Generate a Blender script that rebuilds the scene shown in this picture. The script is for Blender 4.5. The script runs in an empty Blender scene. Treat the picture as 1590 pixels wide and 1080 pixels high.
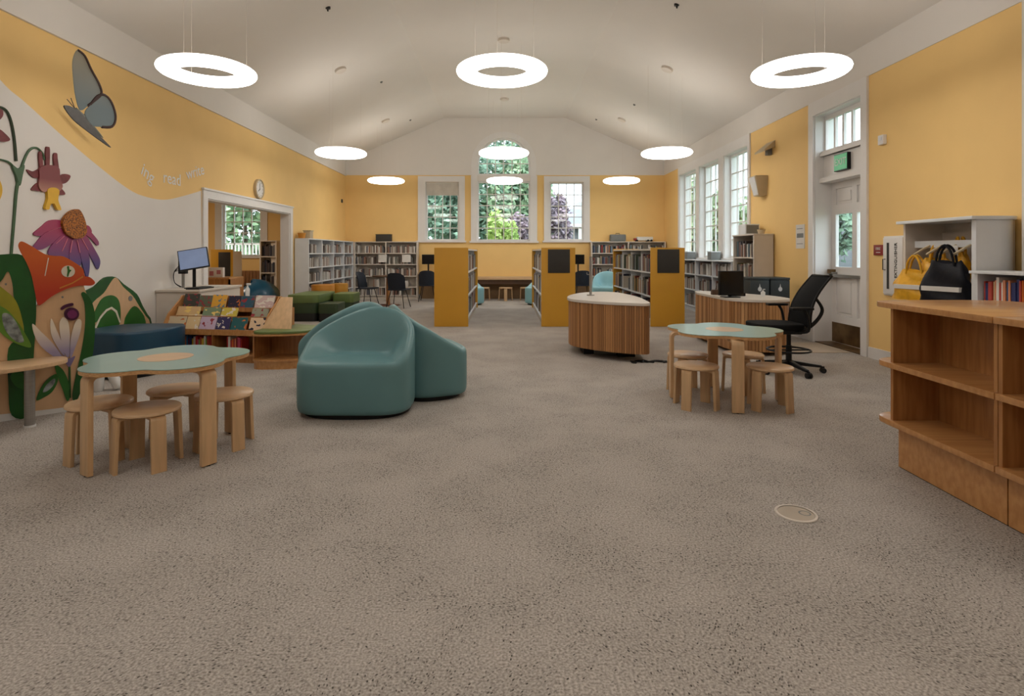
import bpy, math, random
from mathutils import Vector, Matrix
random.seed(7)
S = bpy.context.scene
COL = S.collection
PI = math.pi

# ------------------------------------------------------------------ camera
EYE = 1.35; F = 880.0; CX = 784.0; CY = 392.0        # eye height, focal length and vanishing point for a 1590x1080 frame
cam = bpy.data.cameras.new('camera'); camo = bpy.data.objects.new('camera', cam); COL.objects.link(camo)
camo.location = (0, 0, EYE); camo.rotation_euler = (PI/2, 0, 0)
cam.sensor_width = 36; cam.lens = F/1590*36
cam.shift_x = (795-CX)/1590; cam.shift_y = -(540-CY)/1590
cam.clip_start = .05; cam.clip_end = 300
S.camera = camo
# ------------------------------------------------------------------ light and exposure
LAMP = 8.6
w = bpy.data.worlds.new('world'); S.world = w; w.use_nodes = True
nt = w.node_tree; bg = nt.nodes['Background']
bg.inputs['Color'].default_value = (.78, .89, 1.0, 1); bg.inputs['Strength'].default_value = 2.9
S.view_settings.view_transform = 'Standard'; S.view_settings.look = 'None'
S.view_settings.exposure = 0.55; S.view_settings.gamma = 1; S.view_settings.use_curve_mapping = False
sun = bpy.data.lights.new('sun', 'SUN'); suno = bpy.data.objects.new('sun', sun); COL.objects.link(suno)
sun.energy = 1.5; sun.angle = .6; sun.color = (1, .97, .92); suno.rotation_euler = (math.radians(42), math.radians(-28), 0)
def portal(x, y, z, sx, sy, rot):
    l = bpy.data.lights.new('window_portal', 'AREA'); l.shape = 'RECTANGLE'; l.size = sx; l.size_y = sy
    l.cycles.is_portal = True
    o = bpy.data.objects.new('window_portal', l); COL.objects.link(o); o.location = (x, y, z); o.rotation_euler = rot
for c, wd, z, h in ((-1.85, 1.0, 2.5, 1.8), (-.035, 1.6, 3.2, 3.1), (1.82, 1.0, 2.5, 1.8)):
    portal(c, 17.0, z, wd, h, (-PI/2, 0, 0))
for y0, y1 in ((10.9, 12.1), (12.4, 13.65), (13.85, 15.15)):
    portal(5.08, (y0+y1)/2, 2.3, 2.1, y1-y0, (0, PI/2, 0))

# ------------------------------------------------------------------ materials
def lin(c):
    return tuple(((v/255)/12.92 if v/255 <= .04045 else ((v/255+.055)/1.055)**2.4) for v in c) + (1,)
MATS = {}
def mat(name, rgb, rough=.6, metal=0, var=.06, scale=6, bump=0, bscale=60, stretch=None, var2=None, emit=0, coat=0, spec=.5):
    if name in MATS: return MATS[name]
    m = bpy.data.materials.new(name); m.use_nodes = True; MATS[name] = m
    n = m.node_tree; b = n.nodes['Principled BSDF']
    b.inputs['Roughness'].default_value = rough; b.inputs['Metallic'].default_value = metal
    b.inputs['Coat Weight'].default_value = coat; b.inputs['Specular IOR Level'].default_value = spec
    tc = n.nodes.new('ShaderNodeTexCoord'); mp = n.nodes.new('ShaderNodeMapping')
    if stretch: mp.inputs['Scale'].default_value = stretch
    n.links.new(tc.outputs['Object'], mp.inputs['Vector'])
    nz = n.nodes.new('ShaderNodeTexNoise'); nz.inputs['Scale'].default_value = scale; nz.inputs['Detail'].default_value = 3
    n.links.new(mp.outputs['Vector'], nz.inputs['Vector'])
    cr = n.nodes.new('ShaderNodeValToRGB'); c = lin(rgb)
    lo = lin(var2) if var2 else tuple(v*(1-var*2) for v in c[:3])+(1,)
    cr.color_ramp.elements[0].position = .35; cr.color_ramp.elements[1].position = .65
    cr.color_ramp.elements[0].color = lo; cr.color_ramp.elements[1].color = c
    n.links.new(nz.outputs['Fac'], cr.inputs['Fac']); n.links.new(cr.outputs['Color'], b.inputs['Base Color'])
    if emit:
        b.inputs['Emission Color'].default_value = c; b.inputs['Emission Strength'].default_value = emit
    if bump:
        n2 = n.nodes.new('ShaderNodeTexNoise'); n2.inputs['Scale'].default_value = bscale; n2.inputs['Detail'].default_value = 2
        n.links.new(mp.outputs['Vector'], n2.inputs['Vector'])
        bp = n.nodes.new('ShaderNodeBump'); bp.inputs['Strength'].default_value = bump; bp.inputs['Distance'].default_value = .01
        n.links.new(n2.outputs['Fac'], bp.inputs['Height']); n.links.new(bp.outputs['Normal'], b.inputs['Normal'])
    return m
def gradient(name, c0, c1, axis, lo, hi, rough=.5):
    m = bpy.data.materials.new(name); m.use_nodes = True; MATS[name] = m
    n = m.node_tree; b = n.nodes['Principled BSDF']; b.inputs['Roughness'].default_value = rough
    tc = n.nodes.new('ShaderNodeTexCoord'); sx = n.nodes.new('ShaderNodeSeparateXYZ')
    n.links.new(tc.outputs['Object'], sx.inputs[0])
    mr = n.nodes.new('ShaderNodeMapRange'); mr.inputs['From Min'].default_value = lo; mr.inputs['From Max'].default_value = hi
    n.links.new(sx.outputs[axis], mr.inputs['Value'])
    mx = n.nodes.new('ShaderNodeMix'); mx.data_type = 'RGBA'
    mx.inputs['A'].default_value = lin(c0); mx.inputs['B'].default_value = lin(c1)
    n.links.new(mr.outputs['Result'], mx.inputs['Factor']); n.links.new(mx.outputs['Result'], b.inputs['Base Color'])
    return m
YEL = mat('yellow_wall_paint', (242, 203, 132), .7, var=.02, scale=1.5, bump=.05, bscale=200)
WHT = mat('white_wall_paint', (226, 221, 215), .7, var=.015, scale=1.5, bump=.05, bscale=200)
CEIL = mat('ceiling_paint', (224, 219, 212), .85, var=.015, scale=1)
TRIM = mat('white_trim_paint', (228, 225, 222), .45, var=.01)
SHELFW = mat('off_white_laminate', (214, 204, 192), .5, var=.02)
SHELFC = mat('cool_white_laminate', (220, 222, 224), .4, var=.02)
WOOD = mat('birch_wood', (216, 178, 134), .45, var=.08, scale=3, stretch=(9, 9, 1), bump=.03, bscale=30, coat=.15)
WOODH = mat('birch_wood_flat', (214, 178, 138), .42, var=.07, scale=3, stretch=(1.5, 12, 9), coat=.2)
CHERRY = mat('oak_shelf_wood', (178, 124, 70), .4, var2=(154, 100, 52), scale=2.2, stretch=(14, 14, 1.2), bump=.03, bscale=30, coat=.2)
CHERRYH = mat('oak_shelf_wood_flat', (196, 144, 90), .33, var2=(178, 124, 72), scale=2.2, stretch=(14, 1.2, 8), coat=.3)
EDGE = mat('plywood_edge', (214, 170, 118), .5, var2=(180, 130, 82), scale=40, stretch=(1, 1, 8))
SLAT = mat('walnut_slats', (160, 110, 64), .5, var2=(118, 76, 40), scale=4, stretch=(12, 12, .6))
SLAT2 = mat('light_walnut_slats', (184, 136, 86), .5, var2=(138, 92, 52), scale=4, stretch=(12, 12, .6))
TEALTOP = mat('pale_teal_linoleum', (136, 172, 166), .3, var=.02, coat=.2)
TEAL = mat('teal_vinyl', (98, 140, 145), .42, var=.03, scale=3, bump=.04, bscale=160, spec=.5)
BLACK = mat('black_plastic', (14, 14, 16), .45, var=.05, spec=.35)
BLACKM = mat('black_mesh_fabric', (10, 11, 13), .8, var=.1, scale=80, spec=.2)
NAVY = mat('navy_upholstery', (26, 34, 48), .7, var=.1, scale=30)
STEEL = mat('brushed_steel', (168, 166, 162), .35, metal=.9, var=.05, stretch=(1, 1, 20))
WHITE = mat('white_plastic', (222, 222, 220), .4, var=.02)
LAMWH = mat('white_worktop_laminate', (214, 206, 196), .45, var=.02)
GREEN1 = mat('olive_green_vinyl', (100, 120, 66), .45, var=.05)
GREEN2 = mat('dark_green_vinyl', (44, 64, 36), .45, var=.05)
GREEN0 = mat('black_green_vinyl', (13, 17, 16), .5, var=.05)
ORANGE = mat('orange_vinyl', (206, 138, 50), .45, var=.05)
PANEL = mat('mustard_end_panel', (220, 164, 50), .5, var=.025, scale=2)
BLUEV = mat('deep_blue_vinyl', (10, 62, 88), .4, var=.05)
BEAN = mat('blue_vinyl_beanbag', (14, 84, 116), .3, var=.05)
CYAN = mat('pale_cyan_vinyl', (136, 186, 196), .4, var=.03)
DARKBR = mat('dark_brown_wood', (86, 60, 42), .6, var=.1, scale=4, stretch=(8, 8, 1))
GREYB = mat('dark_grey_board', (52, 50, 47), .6, var=.05)
GREYM = mat('mid_grey_plastic', (120, 122, 120), .5, var=.05)
BRASS = mat('dull_brass', (132, 104, 66), .4, metal=.6, var2=(96, 72, 42), scale=5)
SCON = mat('beige_sconce', (196, 178, 146), .6, var=.04)
YBAG = mat('yellow_nylon', (232, 172, 38), .45, var=.1, scale=14, bump=.3, bscale=20)
NBAG = mat('navy_nylon', (7, 9, 22), .5, var=.2, scale=14, bump=.3, bscale=20, spec=.25)
def slatmat(name, a, b):
    m = bpy.data.materials.new(name); m.use_nodes = True; n = m.node_tree; p = n.nodes['Principled BSDF']; p.inputs['Roughness'].default_value = .5
    oi = n.nodes.new('ShaderNodeObjectInfo'); cr = n.nodes.new('ShaderNodeValToRGB'); cr.color_ramp.elements[0].color = lin(a); cr.color_ramp.elements[1].color = lin(b)
    n.links.new(oi.outputs['Random'], cr.inputs['Fac']); n.links.new(cr.outputs['Color'], p.inputs['Base Color']); return m
SLATA = slatmat('walnut_slat', (128, 84, 46), (182, 130, 80)); SLATB = slatmat('light_walnut_slat', (146, 100, 58), (200, 152, 102))
PAPER = mat('white_paper', (222, 218, 212), .7, var=.03)

def book_mat():
    m = bpy.data.materials.new('book_cover'); m.use_nodes = True; n = m.node_tree; b = n.nodes['Principled BSDF']
    oi = n.nodes.new('ShaderNodeObjectInfo'); tc = n.nodes.new('ShaderNodeTexCoord')
    nz = n.nodes.new('ShaderNodeTexNoise'); nz.inputs['Scale'].default_value = 3
    n.links.new(tc.outputs['Object'], nz.inputs['Vector'])
    mx = n.nodes.new('ShaderNodeMix'); mx.data_type = 'RGBA'; mx.blend_type = 'MULTIPLY'; mx.inputs['Factor'].default_value = .25
    n.links.new(oi.outputs['Color'], mx.inputs['A']); n.links.new(nz.outputs['Fac'], mx.inputs['B'])
    n.links.new(mx.outputs['Result'], b.inputs['Base Color']); b.inputs['Roughness'].default_value = .45
    return m
def cover_mat():
    # face-out picture book: own colour with a printed block of a second tone
    m = bpy.data.materials.new('picture_book_cover'); m.use_nodes = True; n = m.node_tree; b = n.nodes['Principled BSDF']
    oi = n.nodes.new('ShaderNodeObjectInfo'); tc = n.nodes.new('ShaderNodeTexCoord')
    vz = n.nodes.new('ShaderNodeTexNoise'); vz.inputs['Scale'].default_value = 3.0; vz.noise_dimensions = '4D'
    ml = n.nodes.new('ShaderNodeMath'); ml.operation = 'MULTIPLY'; ml.inputs[1].default_value = 50
    n.links.new(oi.outputs['Random'], ml.inputs[0]); n.links.new(ml.outputs[0], vz.inputs['W'])
    n.links.new(tc.outputs['Object'], vz.inputs['Vector'])
    cr = n.nodes.new('ShaderNodeValToRGB'); cr.color_ramp.interpolation = 'CONSTANT'
    cr.color_ramp.elements[0].position = 0; cr.color_ramp.elements[0].color = (0, 0, 0, 1)
    cr.color_ramp.elements[1].position = .57; cr.color_ramp.elements[1].color = (1, 1, 1, 1)
    n.links.new(vz.outputs['Fac'], cr.inputs['Fac'])
    hs = n.nodes.new('ShaderNodeValToRGB'); hs.color_ramp.interpolation = 'CONSTANT'
    for i, c in enumerate(((226, 218, 206), (30, 34, 56), (206, 110, 50), (236, 206, 120), (150, 50, 60), (90, 130, 150))):
        e = hs.color_ramp.elements[i] if i < 2 else hs.color_ramp.elements.new(i/6)
        e.position = i/6; e.color = lin(c)
    n.links.new(oi.outputs['Random'], hs.inputs['Fac'])
    mx = n.nodes.new('ShaderNodeMix'); mx.data_type = 'RGBA'
    n.links.new(cr.outputs['Color'], mx.inputs['Factor']); n.links.new(oi.outputs['Color'], mx.inputs['A']); n.links.new(hs.outputs['Color'], mx.inputs['B'])
    n.links.new(mx.outputs['Result'], b.inputs['Base Color']); b.inputs['Roughness'].default_value = .35
    return m
def attr_mat():
    m = bpy.data.materials.new('book_row_covers'); m.use_nodes = True; n = m.node_tree; b = n.nodes['Principled BSDF']
    a = n.nodes.new('ShaderNodeAttribute'); a.attribute_name = 'Col'
    n.links.new(a.outputs['Color'], b.inputs['Base Color']); b.inputs['Roughness'].default_value = .5
    return m
BOOK = book_mat(); COVER = cover_mat(); BOOKROW = attr_mat()
def carpet():
    m = bpy.data.materials.new('woven_carpet'); m.use_nodes = True; n = m.node_tree; b = n.nodes['Principled BSDF']
    N = n.nodes.new; L = n.links.new
    b.inputs['Roughness'].default_value = .93; b.inputs['Specular IOR Level'].default_value = .25
    tc = N('ShaderNodeTexCoord')
    big = N('ShaderNodeTexNoise'); big.inputs['Scale'].default_value = 2.2; big.inputs['Detail'].default_value = 5; L(tc.outputs['Object'], big.inputs['Vector'])
    # specks sit in short woven lines whose direction turns from patch to patch
    cell = N('ShaderNodeTexVoronoi'); cell.inputs['Scale'].default_value = 3.2; L(tc.outputs['Object'], cell.inputs['Vector'])
    sp = N('ShaderNodeSeparateColor'); L(cell.outputs['Color'], sp.inputs[0])
    ang = N('ShaderNodeMath'); ang.operation = 'MULTIPLY'; ang.inputs[1].default_value = 3.14; L(sp.outputs[0], ang.inputs[0])
    vr = N('ShaderNodeVectorRotate'); vr.rotation_type = 'Z_AXIS'; L(tc.outputs['Object'], vr.inputs['Vector']); L(ang.outputs[0], vr.inputs['Angle'])
    mp = N('ShaderNodeMapping'); mp.inputs['Scale'].default_value = (1, 2.0, 1); L(vr.outputs[0], mp.inputs['Vector'])
    v = N('ShaderNodeTexVoronoi'); v.inputs['Scale'].default_value = 58; L(mp.outputs[0], v.inputs['Vector'])
    vs = N('ShaderNodeSeparateColor'); L(v.outputs['Color'], vs.inputs[0])
    # speck where distance small and the cell's random value below a threshold that varies over the room
    dis = N('ShaderNodeMapRange'); dis.inputs['From Min'].default_value = .20; dis.inputs['From Max'].default_value = .42
    dis.inputs['To Min'].default_value = 1; dis.inputs['To Max'].default_value = 0; L(v.outputs['Distance'], dis.inputs['Value'])
    thr = N('ShaderNodeMapRange'); thr.inputs['From Min'].default_value = .38; thr.inputs['From Max'].default_value = .60
    thr.inputs['To Min'].default_value = .05; thr.inputs['To Max'].default_value = 1.0; L(big.outputs['Fac'], thr.inputs['Value'])
    lt = N('ShaderNodeMath'); lt.operation = 'LESS_THAN'; L(vs.outputs[0], lt.inputs[0]); L(thr.outputs[0], lt.inputs[1])
    mul = N('ShaderNodeMath'); mul.operation = 'MULTIPLY'; L(dis.outputs[0], mul.inputs[0]); L(lt.outputs[0], mul.inputs[1])
    dm = N('ShaderNodeMath'); dm.operation = 'MULTIPLY'; L(mul.outputs[0], dm.inputs[0]); L(vs.outputs[1], dm.inputs[1])
    fine = N('ShaderNodeTexNoise'); fine.inputs['Scale'].default_value = 110; fine.inputs['Detail'].default_value = 2; L(tc.outputs['Object'], fine.inputs['Vector'])
    base = N('ShaderNodeValToRGB'); base.color_ramp.elements[0].position = .3; base.color_ramp.elements[1].position = .7
    base.color_ramp.elements[0].color = lin((138, 130, 122)); base.color_ramp.elements[1].color = lin((200, 192, 184)); L(fine.outputs['Fac'], base.inputs['Fac'])
    pt = N('ShaderNodeMapRange'); pt.inputs['From Min'].default_value = .35; pt.inputs['From Max'].default_value = .62; pt.inputs['To Min'].default_value = 1.0; pt.inputs['To Max'].default_value = .91; L(big.outputs['Fac'], pt.inputs['Value'])
    pm = N('ShaderNodeMix'); pm.data_type = 'RGBA'; pm.blend_type = 'MULTIPLY'; pm.inputs['Factor'].default_value = 1; L(base.outputs[0], pm.inputs['A']); L(pt.outputs[0], pm.inputs['B'])
    m1 = N('ShaderNodeMix'); m1.data_type = 'RGBA'; m1.inputs['B'].default_value = lin((44, 38, 32)); L(pm.outputs['Result'], m1.inputs['A']); L(dm.outputs[0], m1.inputs['Factor'])
    L(m1.outputs['Result'], b.inputs['Base Color'])
    bp = N('ShaderNodeBump'); bp.inputs['Strength'].default_value = .5; bp.inputs['Distance'].default_value = .006
    L(fine.outputs['Fac'], bp.inputs['Height']); L(bp.outputs['Normal'], b.inputs['Normal'])
    return m
CARPET = carpet()
def glass():
    m = bpy.data.materials.new('window_glass'); m.use_nodes = True; n = m.node_tree; n.nodes.clear()
    o = n.nodes.new('ShaderNodeOutputMaterial'); t = n.nodes.new('ShaderNodeBsdfTransparent'); g = n.nodes.new('ShaderNodeBsdfGlossy')
    g.inputs['Roughness'].default_value = .01; t.inputs['Color'].default_value = (.96, .98, .97, 1)
    lw = n.nodes.new('ShaderNodeLayerWeight'); mx = n.nodes.new('ShaderNodeMixShader')
    pw = n.nodes.new('ShaderNodeMath'); pw.operation = 'POWER'; pw.inputs[1].default_value = 5; n.links.new(lw.outputs['Facing'], pw.inputs[0])
    fr = n.nodes.new('ShaderNodeMath'); fr.operation = 'MULTIPLY_ADD'; fr.inputs[1].default_value = .9; fr.inputs[2].default_value = .022; n.links.new(pw.outputs[0], fr.inputs[0])
    n.links.new(fr.outputs[0], mx.inputs[0]); n.links.new(t.outputs[0], mx.inputs[1]); n.links.new(g.outputs[0], mx.inputs[2])
    n.links.new(mx.outputs[0], o.inputs[0]); return m
GLASS = glass()
def lampmat(nm, k):
    m = bpy.data.materials.new(nm); m.use_nodes = True; b = m.node_tree.nodes['Principled BSDF']
    b.inputs['Base Color'].default_value = (.9, .88, .84, 1); b.inputs['Emission Color'].default_value = (1, .945, .88, 1)
    b.inputs['Emission Strength'].default_value = LAMP*k; return m
LIT = lampmat('lit_diffuser', 1); LITTOP = lampmat('lamp_top_cover', .5)

# ------------------------------------------------------------------ mesh helpers
class MB:
    def __init__(s): s.v = []; s.f = []; s.m = []; s.c = []
    def add(s, vs, fs, mi=0, col=None, M=None):
        b = len(s.v)
        for p in vs:
            s.v.append(tuple(M @ Vector(p)) if M else tuple(p))
        for f in fs:
            s.f.append(tuple(b+i for i in f)); s.m.append(mi); s.c.append(col)
        return s
    def box(s, x0, x1, y0, y1, z0, z1, mi=0, col=None, M=None):
        vs = [(x0,y0,z0),(x1,y0,z0),(x1,y1,z0),(x0,y1,z0),(x0,y0,z1),(x1,y0,z1),(x1,y1,z1),(x0,y1,z1)]
        return s.add(vs, [(0,3,2,1),(4,5,6,7),(0,1,5,4),(1,2,6,5),(2,3,7,6),(3,0,4,7)], mi, col, M)
    def prism(s, pts, z0, z1, mi=0, M=None, mtop=None):
        n = len(pts); vs = [(p[0],p[1],z0) for p in pts]+[(p[0],p[1],z1) for p in pts]
        b = len(s.v); s.add(vs, [], 0, None, M)
        def ff(f, k): s.f.append(tuple(b+i for i in f)); s.m.append(k); s.c.append(None)
        ff(tuple(range(n))[::-1], mi); ff(tuple(range(n, 2*n)), mi if mtop is None else mtop)
        for i in range(n): ff((i, (i+1) % n, n+(i+1) % n, n+i), mi)
        return s
    def cyl(s, x, y, z0, z1, r, n=20, r1=None, mi=0, M=None):
        r1 = r if r1 is None else r1
        vs = [(x+r*math.cos(2*PI*i/n), y+r*math.sin(2*PI*i/n), z0) for i in range(n)]
        vs += [(x+r1*math.cos(2*PI*i/n), y+r1*math.sin(2*PI*i/n), z1) for i in range(n)]
        return s.add(vs, [tuple(range(n))[::-1], tuple(range(n, 2*n))]+[(i,(i+1)%n,n+(i+1)%n,n+i) for i in range(n)], mi, None, M)
    def lathe(s, prof, n=32, mi=0, M=None, x=0, y=0):
        vs = []; k = len(prof)
        for i in range(n):
            a = 2*PI*i/n
            for r, z in prof: vs.append((x+r*math.cos(a), y+r*math.sin(a), z))
        fs = []
        for i in range(n):
            j = (i+1) % n
            for q in range(k-1): fs.append((i*k+q, j*k+q, j*k+q+1, i*k+q+1))
        return s.add(vs, fs, mi, None, M)
    def tube(s, path, r, n=8, mi=0, closed=False):
        P = [Vector(p) for p in path]; k = len(P); b = len(s.v); prev = None
        for i, p in enumerate(P):
            t = (P[(i+1) % k]-P[i-1]) if closed else (P[min(i+1, k-1)]-P[max(i-1, 0)])
            t.normalize(); up = prev if prev else (Vector((0,0,1)) if abs(t.z) < .9 else Vector((1,0,0)))
            a = up - t*up.dot(t)
            if a.length < 1e-5: a = Vector((1,0,0)) - t*t.x
            a.normalize(); prev = a; c = t.cross(a)
            rr = r(i/(k-1)) if callable(r) else r
            for j in range(n):
                q = p+a*rr*math.cos(2*PI*j/n)+c*rr*math.sin(2*PI*j/n); s.v.append(tuple(q))
        for i in range(k if closed else k-1):
            i2 = (i+1) % k
            for j in range(n):
                s.f.append((b+i*n+j, b+i*n+(j+1)%n, b+i2*n+(j+1)%n, b+i2*n+j)); s.m.append(mi); s.c.append(None)
        if not closed:
            s.f.append(tuple(b+j for j in range(n))[::-1]); s.f.append(tuple(b+(k-1)*n+j for j in range(n))); s.m += [mi, mi]; s.c += [None, None]
        return s
    def sweep(s, prof, rect_w, mi=0, M=None):
        """strip with rectangular section: prof = list of ((x,z) outer,(x,z) inner) points, extruded +-rect_w/2 in y"""
        k = len(prof); h = rect_w/2; vs = []
        for (o, i) in prof:
            vs += [(o[0], -h, o[1]), (o[0], h, o[1]), (i[0], h, i[1]), (i[0], -h, i[1])]
        fs = [(3,2,1,0), tuple(4*(k-1)+j for j in range(4))]
        for q in range(k-1):
            for j in range(4): fs.append((4*q+j, 4*q+(j+1)%4, 4*q+4+(j+1)%4, 4*q+4+j))
        return s.add(vs, fs, mi, None, M)
    def build(s, name, mats, parent=None, smooth=False, bevel=0, seg=2):
        me = bpy.data.meshes.new(name); me.from_pydata(s.v, [], s.f)
        if not isinstance(mats, (list, tuple)): mats = [mats]
        for m in mats: me.materials.append(m)
        if any(s.m): me.polygons.foreach_set('material_index', s.m)
        if any(c is not None for c in s.c):
            ca = me.color_attributes.new('Col', 'FLOAT_COLOR', 'CORNER'); d = []
            for f, c in zip(s.f, s.c):
                for _ in f: d += list(c or (1, 1, 1, 1))
            ca.data.foreach_set('color', d)
        me.update()
        import bmesh
        bm = bmesh.new(); bm.from_mesh(me); bmesh.ops.recalc_face_normals(bm, faces=bm.faces)
        if bevel:
            es = [e for e in bm.edges if len(e.link_faces) == 2 and e.calc_face_angle(0) > .6]
            bmesh.ops.bevel(bm, geom=es, offset=bevel, segments=seg, profile=.6, affect='EDGES', clamp_overlap=True)
        bm.to_mesh(me); bm.free()
        if smooth or bevel:
            me.polygons.foreach_set('use_smooth', [True]*len(me.polygons))
            me.set_sharp_from_angle(angle=math.radians(42 if smooth is not True or bevel else 50))
        o = bpy.data.objects.new(name, me); COL.objects.link(o)
        if parent: o.parent = parent
        return o
def tag(o, label=None, cat=None, group=None, kind=None):
    if label: o['label'] = label
    if cat: o['category'] = cat
    if group: o['group'] = group
    if kind: o['kind'] = kind
    return o
def thing(name, label, cat, loc=(0,0,0), rz=0, group=None):
    o = bpy.data.objects.new(name, None); COL.objects.link(o); o.location = loc; o.rotation_euler = (0, 0, rz)
    o.empty_display_size = .1
    return tag(o, label, cat, group)
def copy_tree(o, label=None, loc=None, rz=None):
    c = o.copy(); COL.objects.link(c)
    if label: c['label'] = label
    if loc: c.location = loc
    if rz is not None: c.rotation_euler = (0, 0, rz)
    def rec(src, dst):
        for ch in src.children:
            d = ch.copy(); COL.objects.link(d); d.parent = dst; rec(ch, d)
    rec(o, c); return c
def part(name, mb, mats, parent, label=None, **k):
    o = mb.build(name, mats, parent, **k)
    if label: o['label'] = label
    return o
def dup(o, parent, loc=None):
    c = o.copy(); COL.objects.link(c); c.parent = parent
    if loc: c.location = loc
    return c
def at(px, py, Y): return Vector(((px-CX)*Y/F, Y, EYE+(CY-py)*Y/F))
def on_plane(px, py, P0, n):
    o = Vector((0,0,EYE)); d = Vector(((px-CX)/F, 1, (CY-py)/F)); n = Vector(n)
    return o+d*((Vector(P0)-o).dot(n)/d.dot(n))
def spline(pts, k=6, closed=True):
    out = []; n = len(pts)
    rng = range(n) if closed else range(n-1)
    for i in rng:
        g = (lambda j: pts[j % n]) if closed else (lambda j: pts[max(0, min(n-1, j))])
        p0, p1, p2, p3 = g(i-1), g(i), g(i+1), g(i+2)
        for q in range(k):
            t = q/k
            out.append(tuple(.5*((2*p1[a])+(-p0[a]+p2[a])*t+(2*p0[a]-5*p1[a]+4*p2[a]-p3[a])*t*t+(-p0[a]+3*p1[a]-3*p2[a]+p3[a])*t**3) for a in range(len(p1))))
    if not closed: out.append(tuple(pts[-1]))
    return out
def cutout(name, pts, P0, n, mats, parent=None, t=.02, lift=0, smooth=5, label=None):
    """flat shape of thickness t on the vertical plane (P0, n) - drawn in the plane's own 2D metres"""
    n = Vector(n).normalized(); u = Vector((-n.y, n.x, 0)); P0 = Vector(P0)
    q = []
    for p in (spline(pts, smooth) if smooth else pts):
        w = on_plane(p[0], p[1], P0, n); q.append(((w-P0).dot(u), w.z))
    mb = MB(); a = P0+n*lift; b = P0+n*(lift+t); k = len(q)
    vs = [(a.x+u.x*s, a.y+u.y*s, z) for s, z in q]+[(b.x+u.x*s, b.y+u.y*s, z) for s, z in q]
    mb.add(vs, [tuple(range(k)), tuple(range(k, 2*k))[::-1]]+[(i,(i+1)%k,k+(i+1)%k,k+i) for i in range(k)])
    return part(name, mb, mats, parent, label)
def text(name, body, size, loc, rot, m, parent=None, depth=.002, align='CENTER', xs=1):
    cu = bpy.data.curves.new(name, 'FONT'); cu.body = body; cu.size = size; cu.extrude = depth; cu.align_x = align; cu.align_y = 'CENTER'; cu.resolution_u = 3
    o = bpy.data.objects.new(name, cu); COL.objects.link(o)
    me = bpy.data.meshes.new_from_object(o); bpy.data.objects.remove(o); me.materials.clear(); me.materials.append(m)
    o = bpy.data.objects.new(name, me); COL.objects.link(o); o.location = loc; o.rotation_euler = rot; o.scale = (xs, 1, 1)
    if parent: o.parent = parent
    return o
def struct(name, mb, m, parent=None, **k):
    o = mb.build(name, m, parent, **k)
    if not parent: o['kind'] = 'structure'
    return o

# ------------------------------------------------------------------ the setting
XW = 4.70; YB = 16.7; YN = -3.6; ZC = 3.63; ZE = 4.05; ZT = 5.32; XF = 1.78
struct('floor', MB().box(-XW-.3, XW+.6, YN, YB+.2, -.1, 0), CARPET)
# ceiling: two slopes and a flat middle
cb = MB()
for (xa, za, xb, zb) in ((-XW-.2, ZE-.087, -XF, ZT), (-XF, ZT, XF, ZT), (XF, ZT, XW+.2, ZE-.087)):
    cb.add([(xa,YN,za),(xb,YN,zb),(xb,YB+.2,zb),(xa,YB+.2,za),(xa,YN,za+.12),(xb,YN,zb+.12),(xb,YB+.2,zb+.12),(xa,YB+.2,za+.12)],
           [(0,1,2,3),(4,7,6,5),(0,4,5,1),(2,6,7,3),(1,5,6,2),(3,7,4,0)])
struct('ceiling', cb, CEIL)
# left wall with its wide opening
OY0, OY1, OZ = 8.92, 12.36, 2.20
wl = MB(); wl.box(-XW-.18, -XW, YN, OY0, 0, ZC); wl.box(-XW-.18, -XW, OY1, YB, 0, ZC); wl.box(-XW-.18, -XW, OY0, OY1, OZ, ZC)
WL = struct('wall_left', wl, YEL)
struct('trim_1', MB().box(-XW-.18, -XW+.012, YN, YB, ZC, ZE+.02).box(-XW, -XW+.03, YN, YB, ZC-.02, ZC+.03), WHT)
struct('trim_2', MB().box(XW-.012, XW+.5, YN, YB, ZC, ZE+.02), WHT)
# white painted swoosh below the yellow, flat paint on the wall
sw = [(-200,-60),(-60,40),(0,124),(40,160),(100,214),(160,264),(200,294),(225,305),(255,310),(285,304),(312,296)]
q = [on_plane(x, y, (-XW,0,0), (1,0,0)) for x, y in spline(sw, 6, False)]
q = [(p.y, p.z) for p in q if p.y > 0]
mb = MB(); pp = [(q[0][0]-.01, 3.62)]+[(min(a, OY0-.1), min(b, 3.62)) for a, b in q]+[(OY0-.1, 0.0), (q[0][0]-.01, 0.0)]
pp = [(-3.55, 3.62)]+pp[0:-1]+[(-3.55, 0.0)]
vs = [(-XW, a, b) for a, b in pp]+[(-XW+.003, a, b) for a, b in pp]; k = len(pp)
mb.add(vs, [tuple(range(k)), tuple(range(k, 2*k))[::-1]]+[(i,(i+1)%k,k+(i+1)%k,k+i) for i in range(k)])
struct('painted_swoosh', mb, WHT, WL)
for body, px, py, tilt, sz in (('ing', 229, 270, -.42, .24), ('read', 267, 278, .0, .24), ('write', 303, 267, .30, .24)):
    p = on_plane(px, py, (-XW,0,0), (1,0,0))
    t = text('wall_lettering', body, sz, (-XW+.004, p.y, p.z), (0, 0, 0), TRIM, WL, .0008)
    t.rotation_euler = (Matrix.Rotation(PI/2, 3, 'Z') @ Matrix.Rotation(PI/2, 3, 'X') @ Matrix.Rotation(tilt, 3, 'Z')).to_euler()
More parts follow.
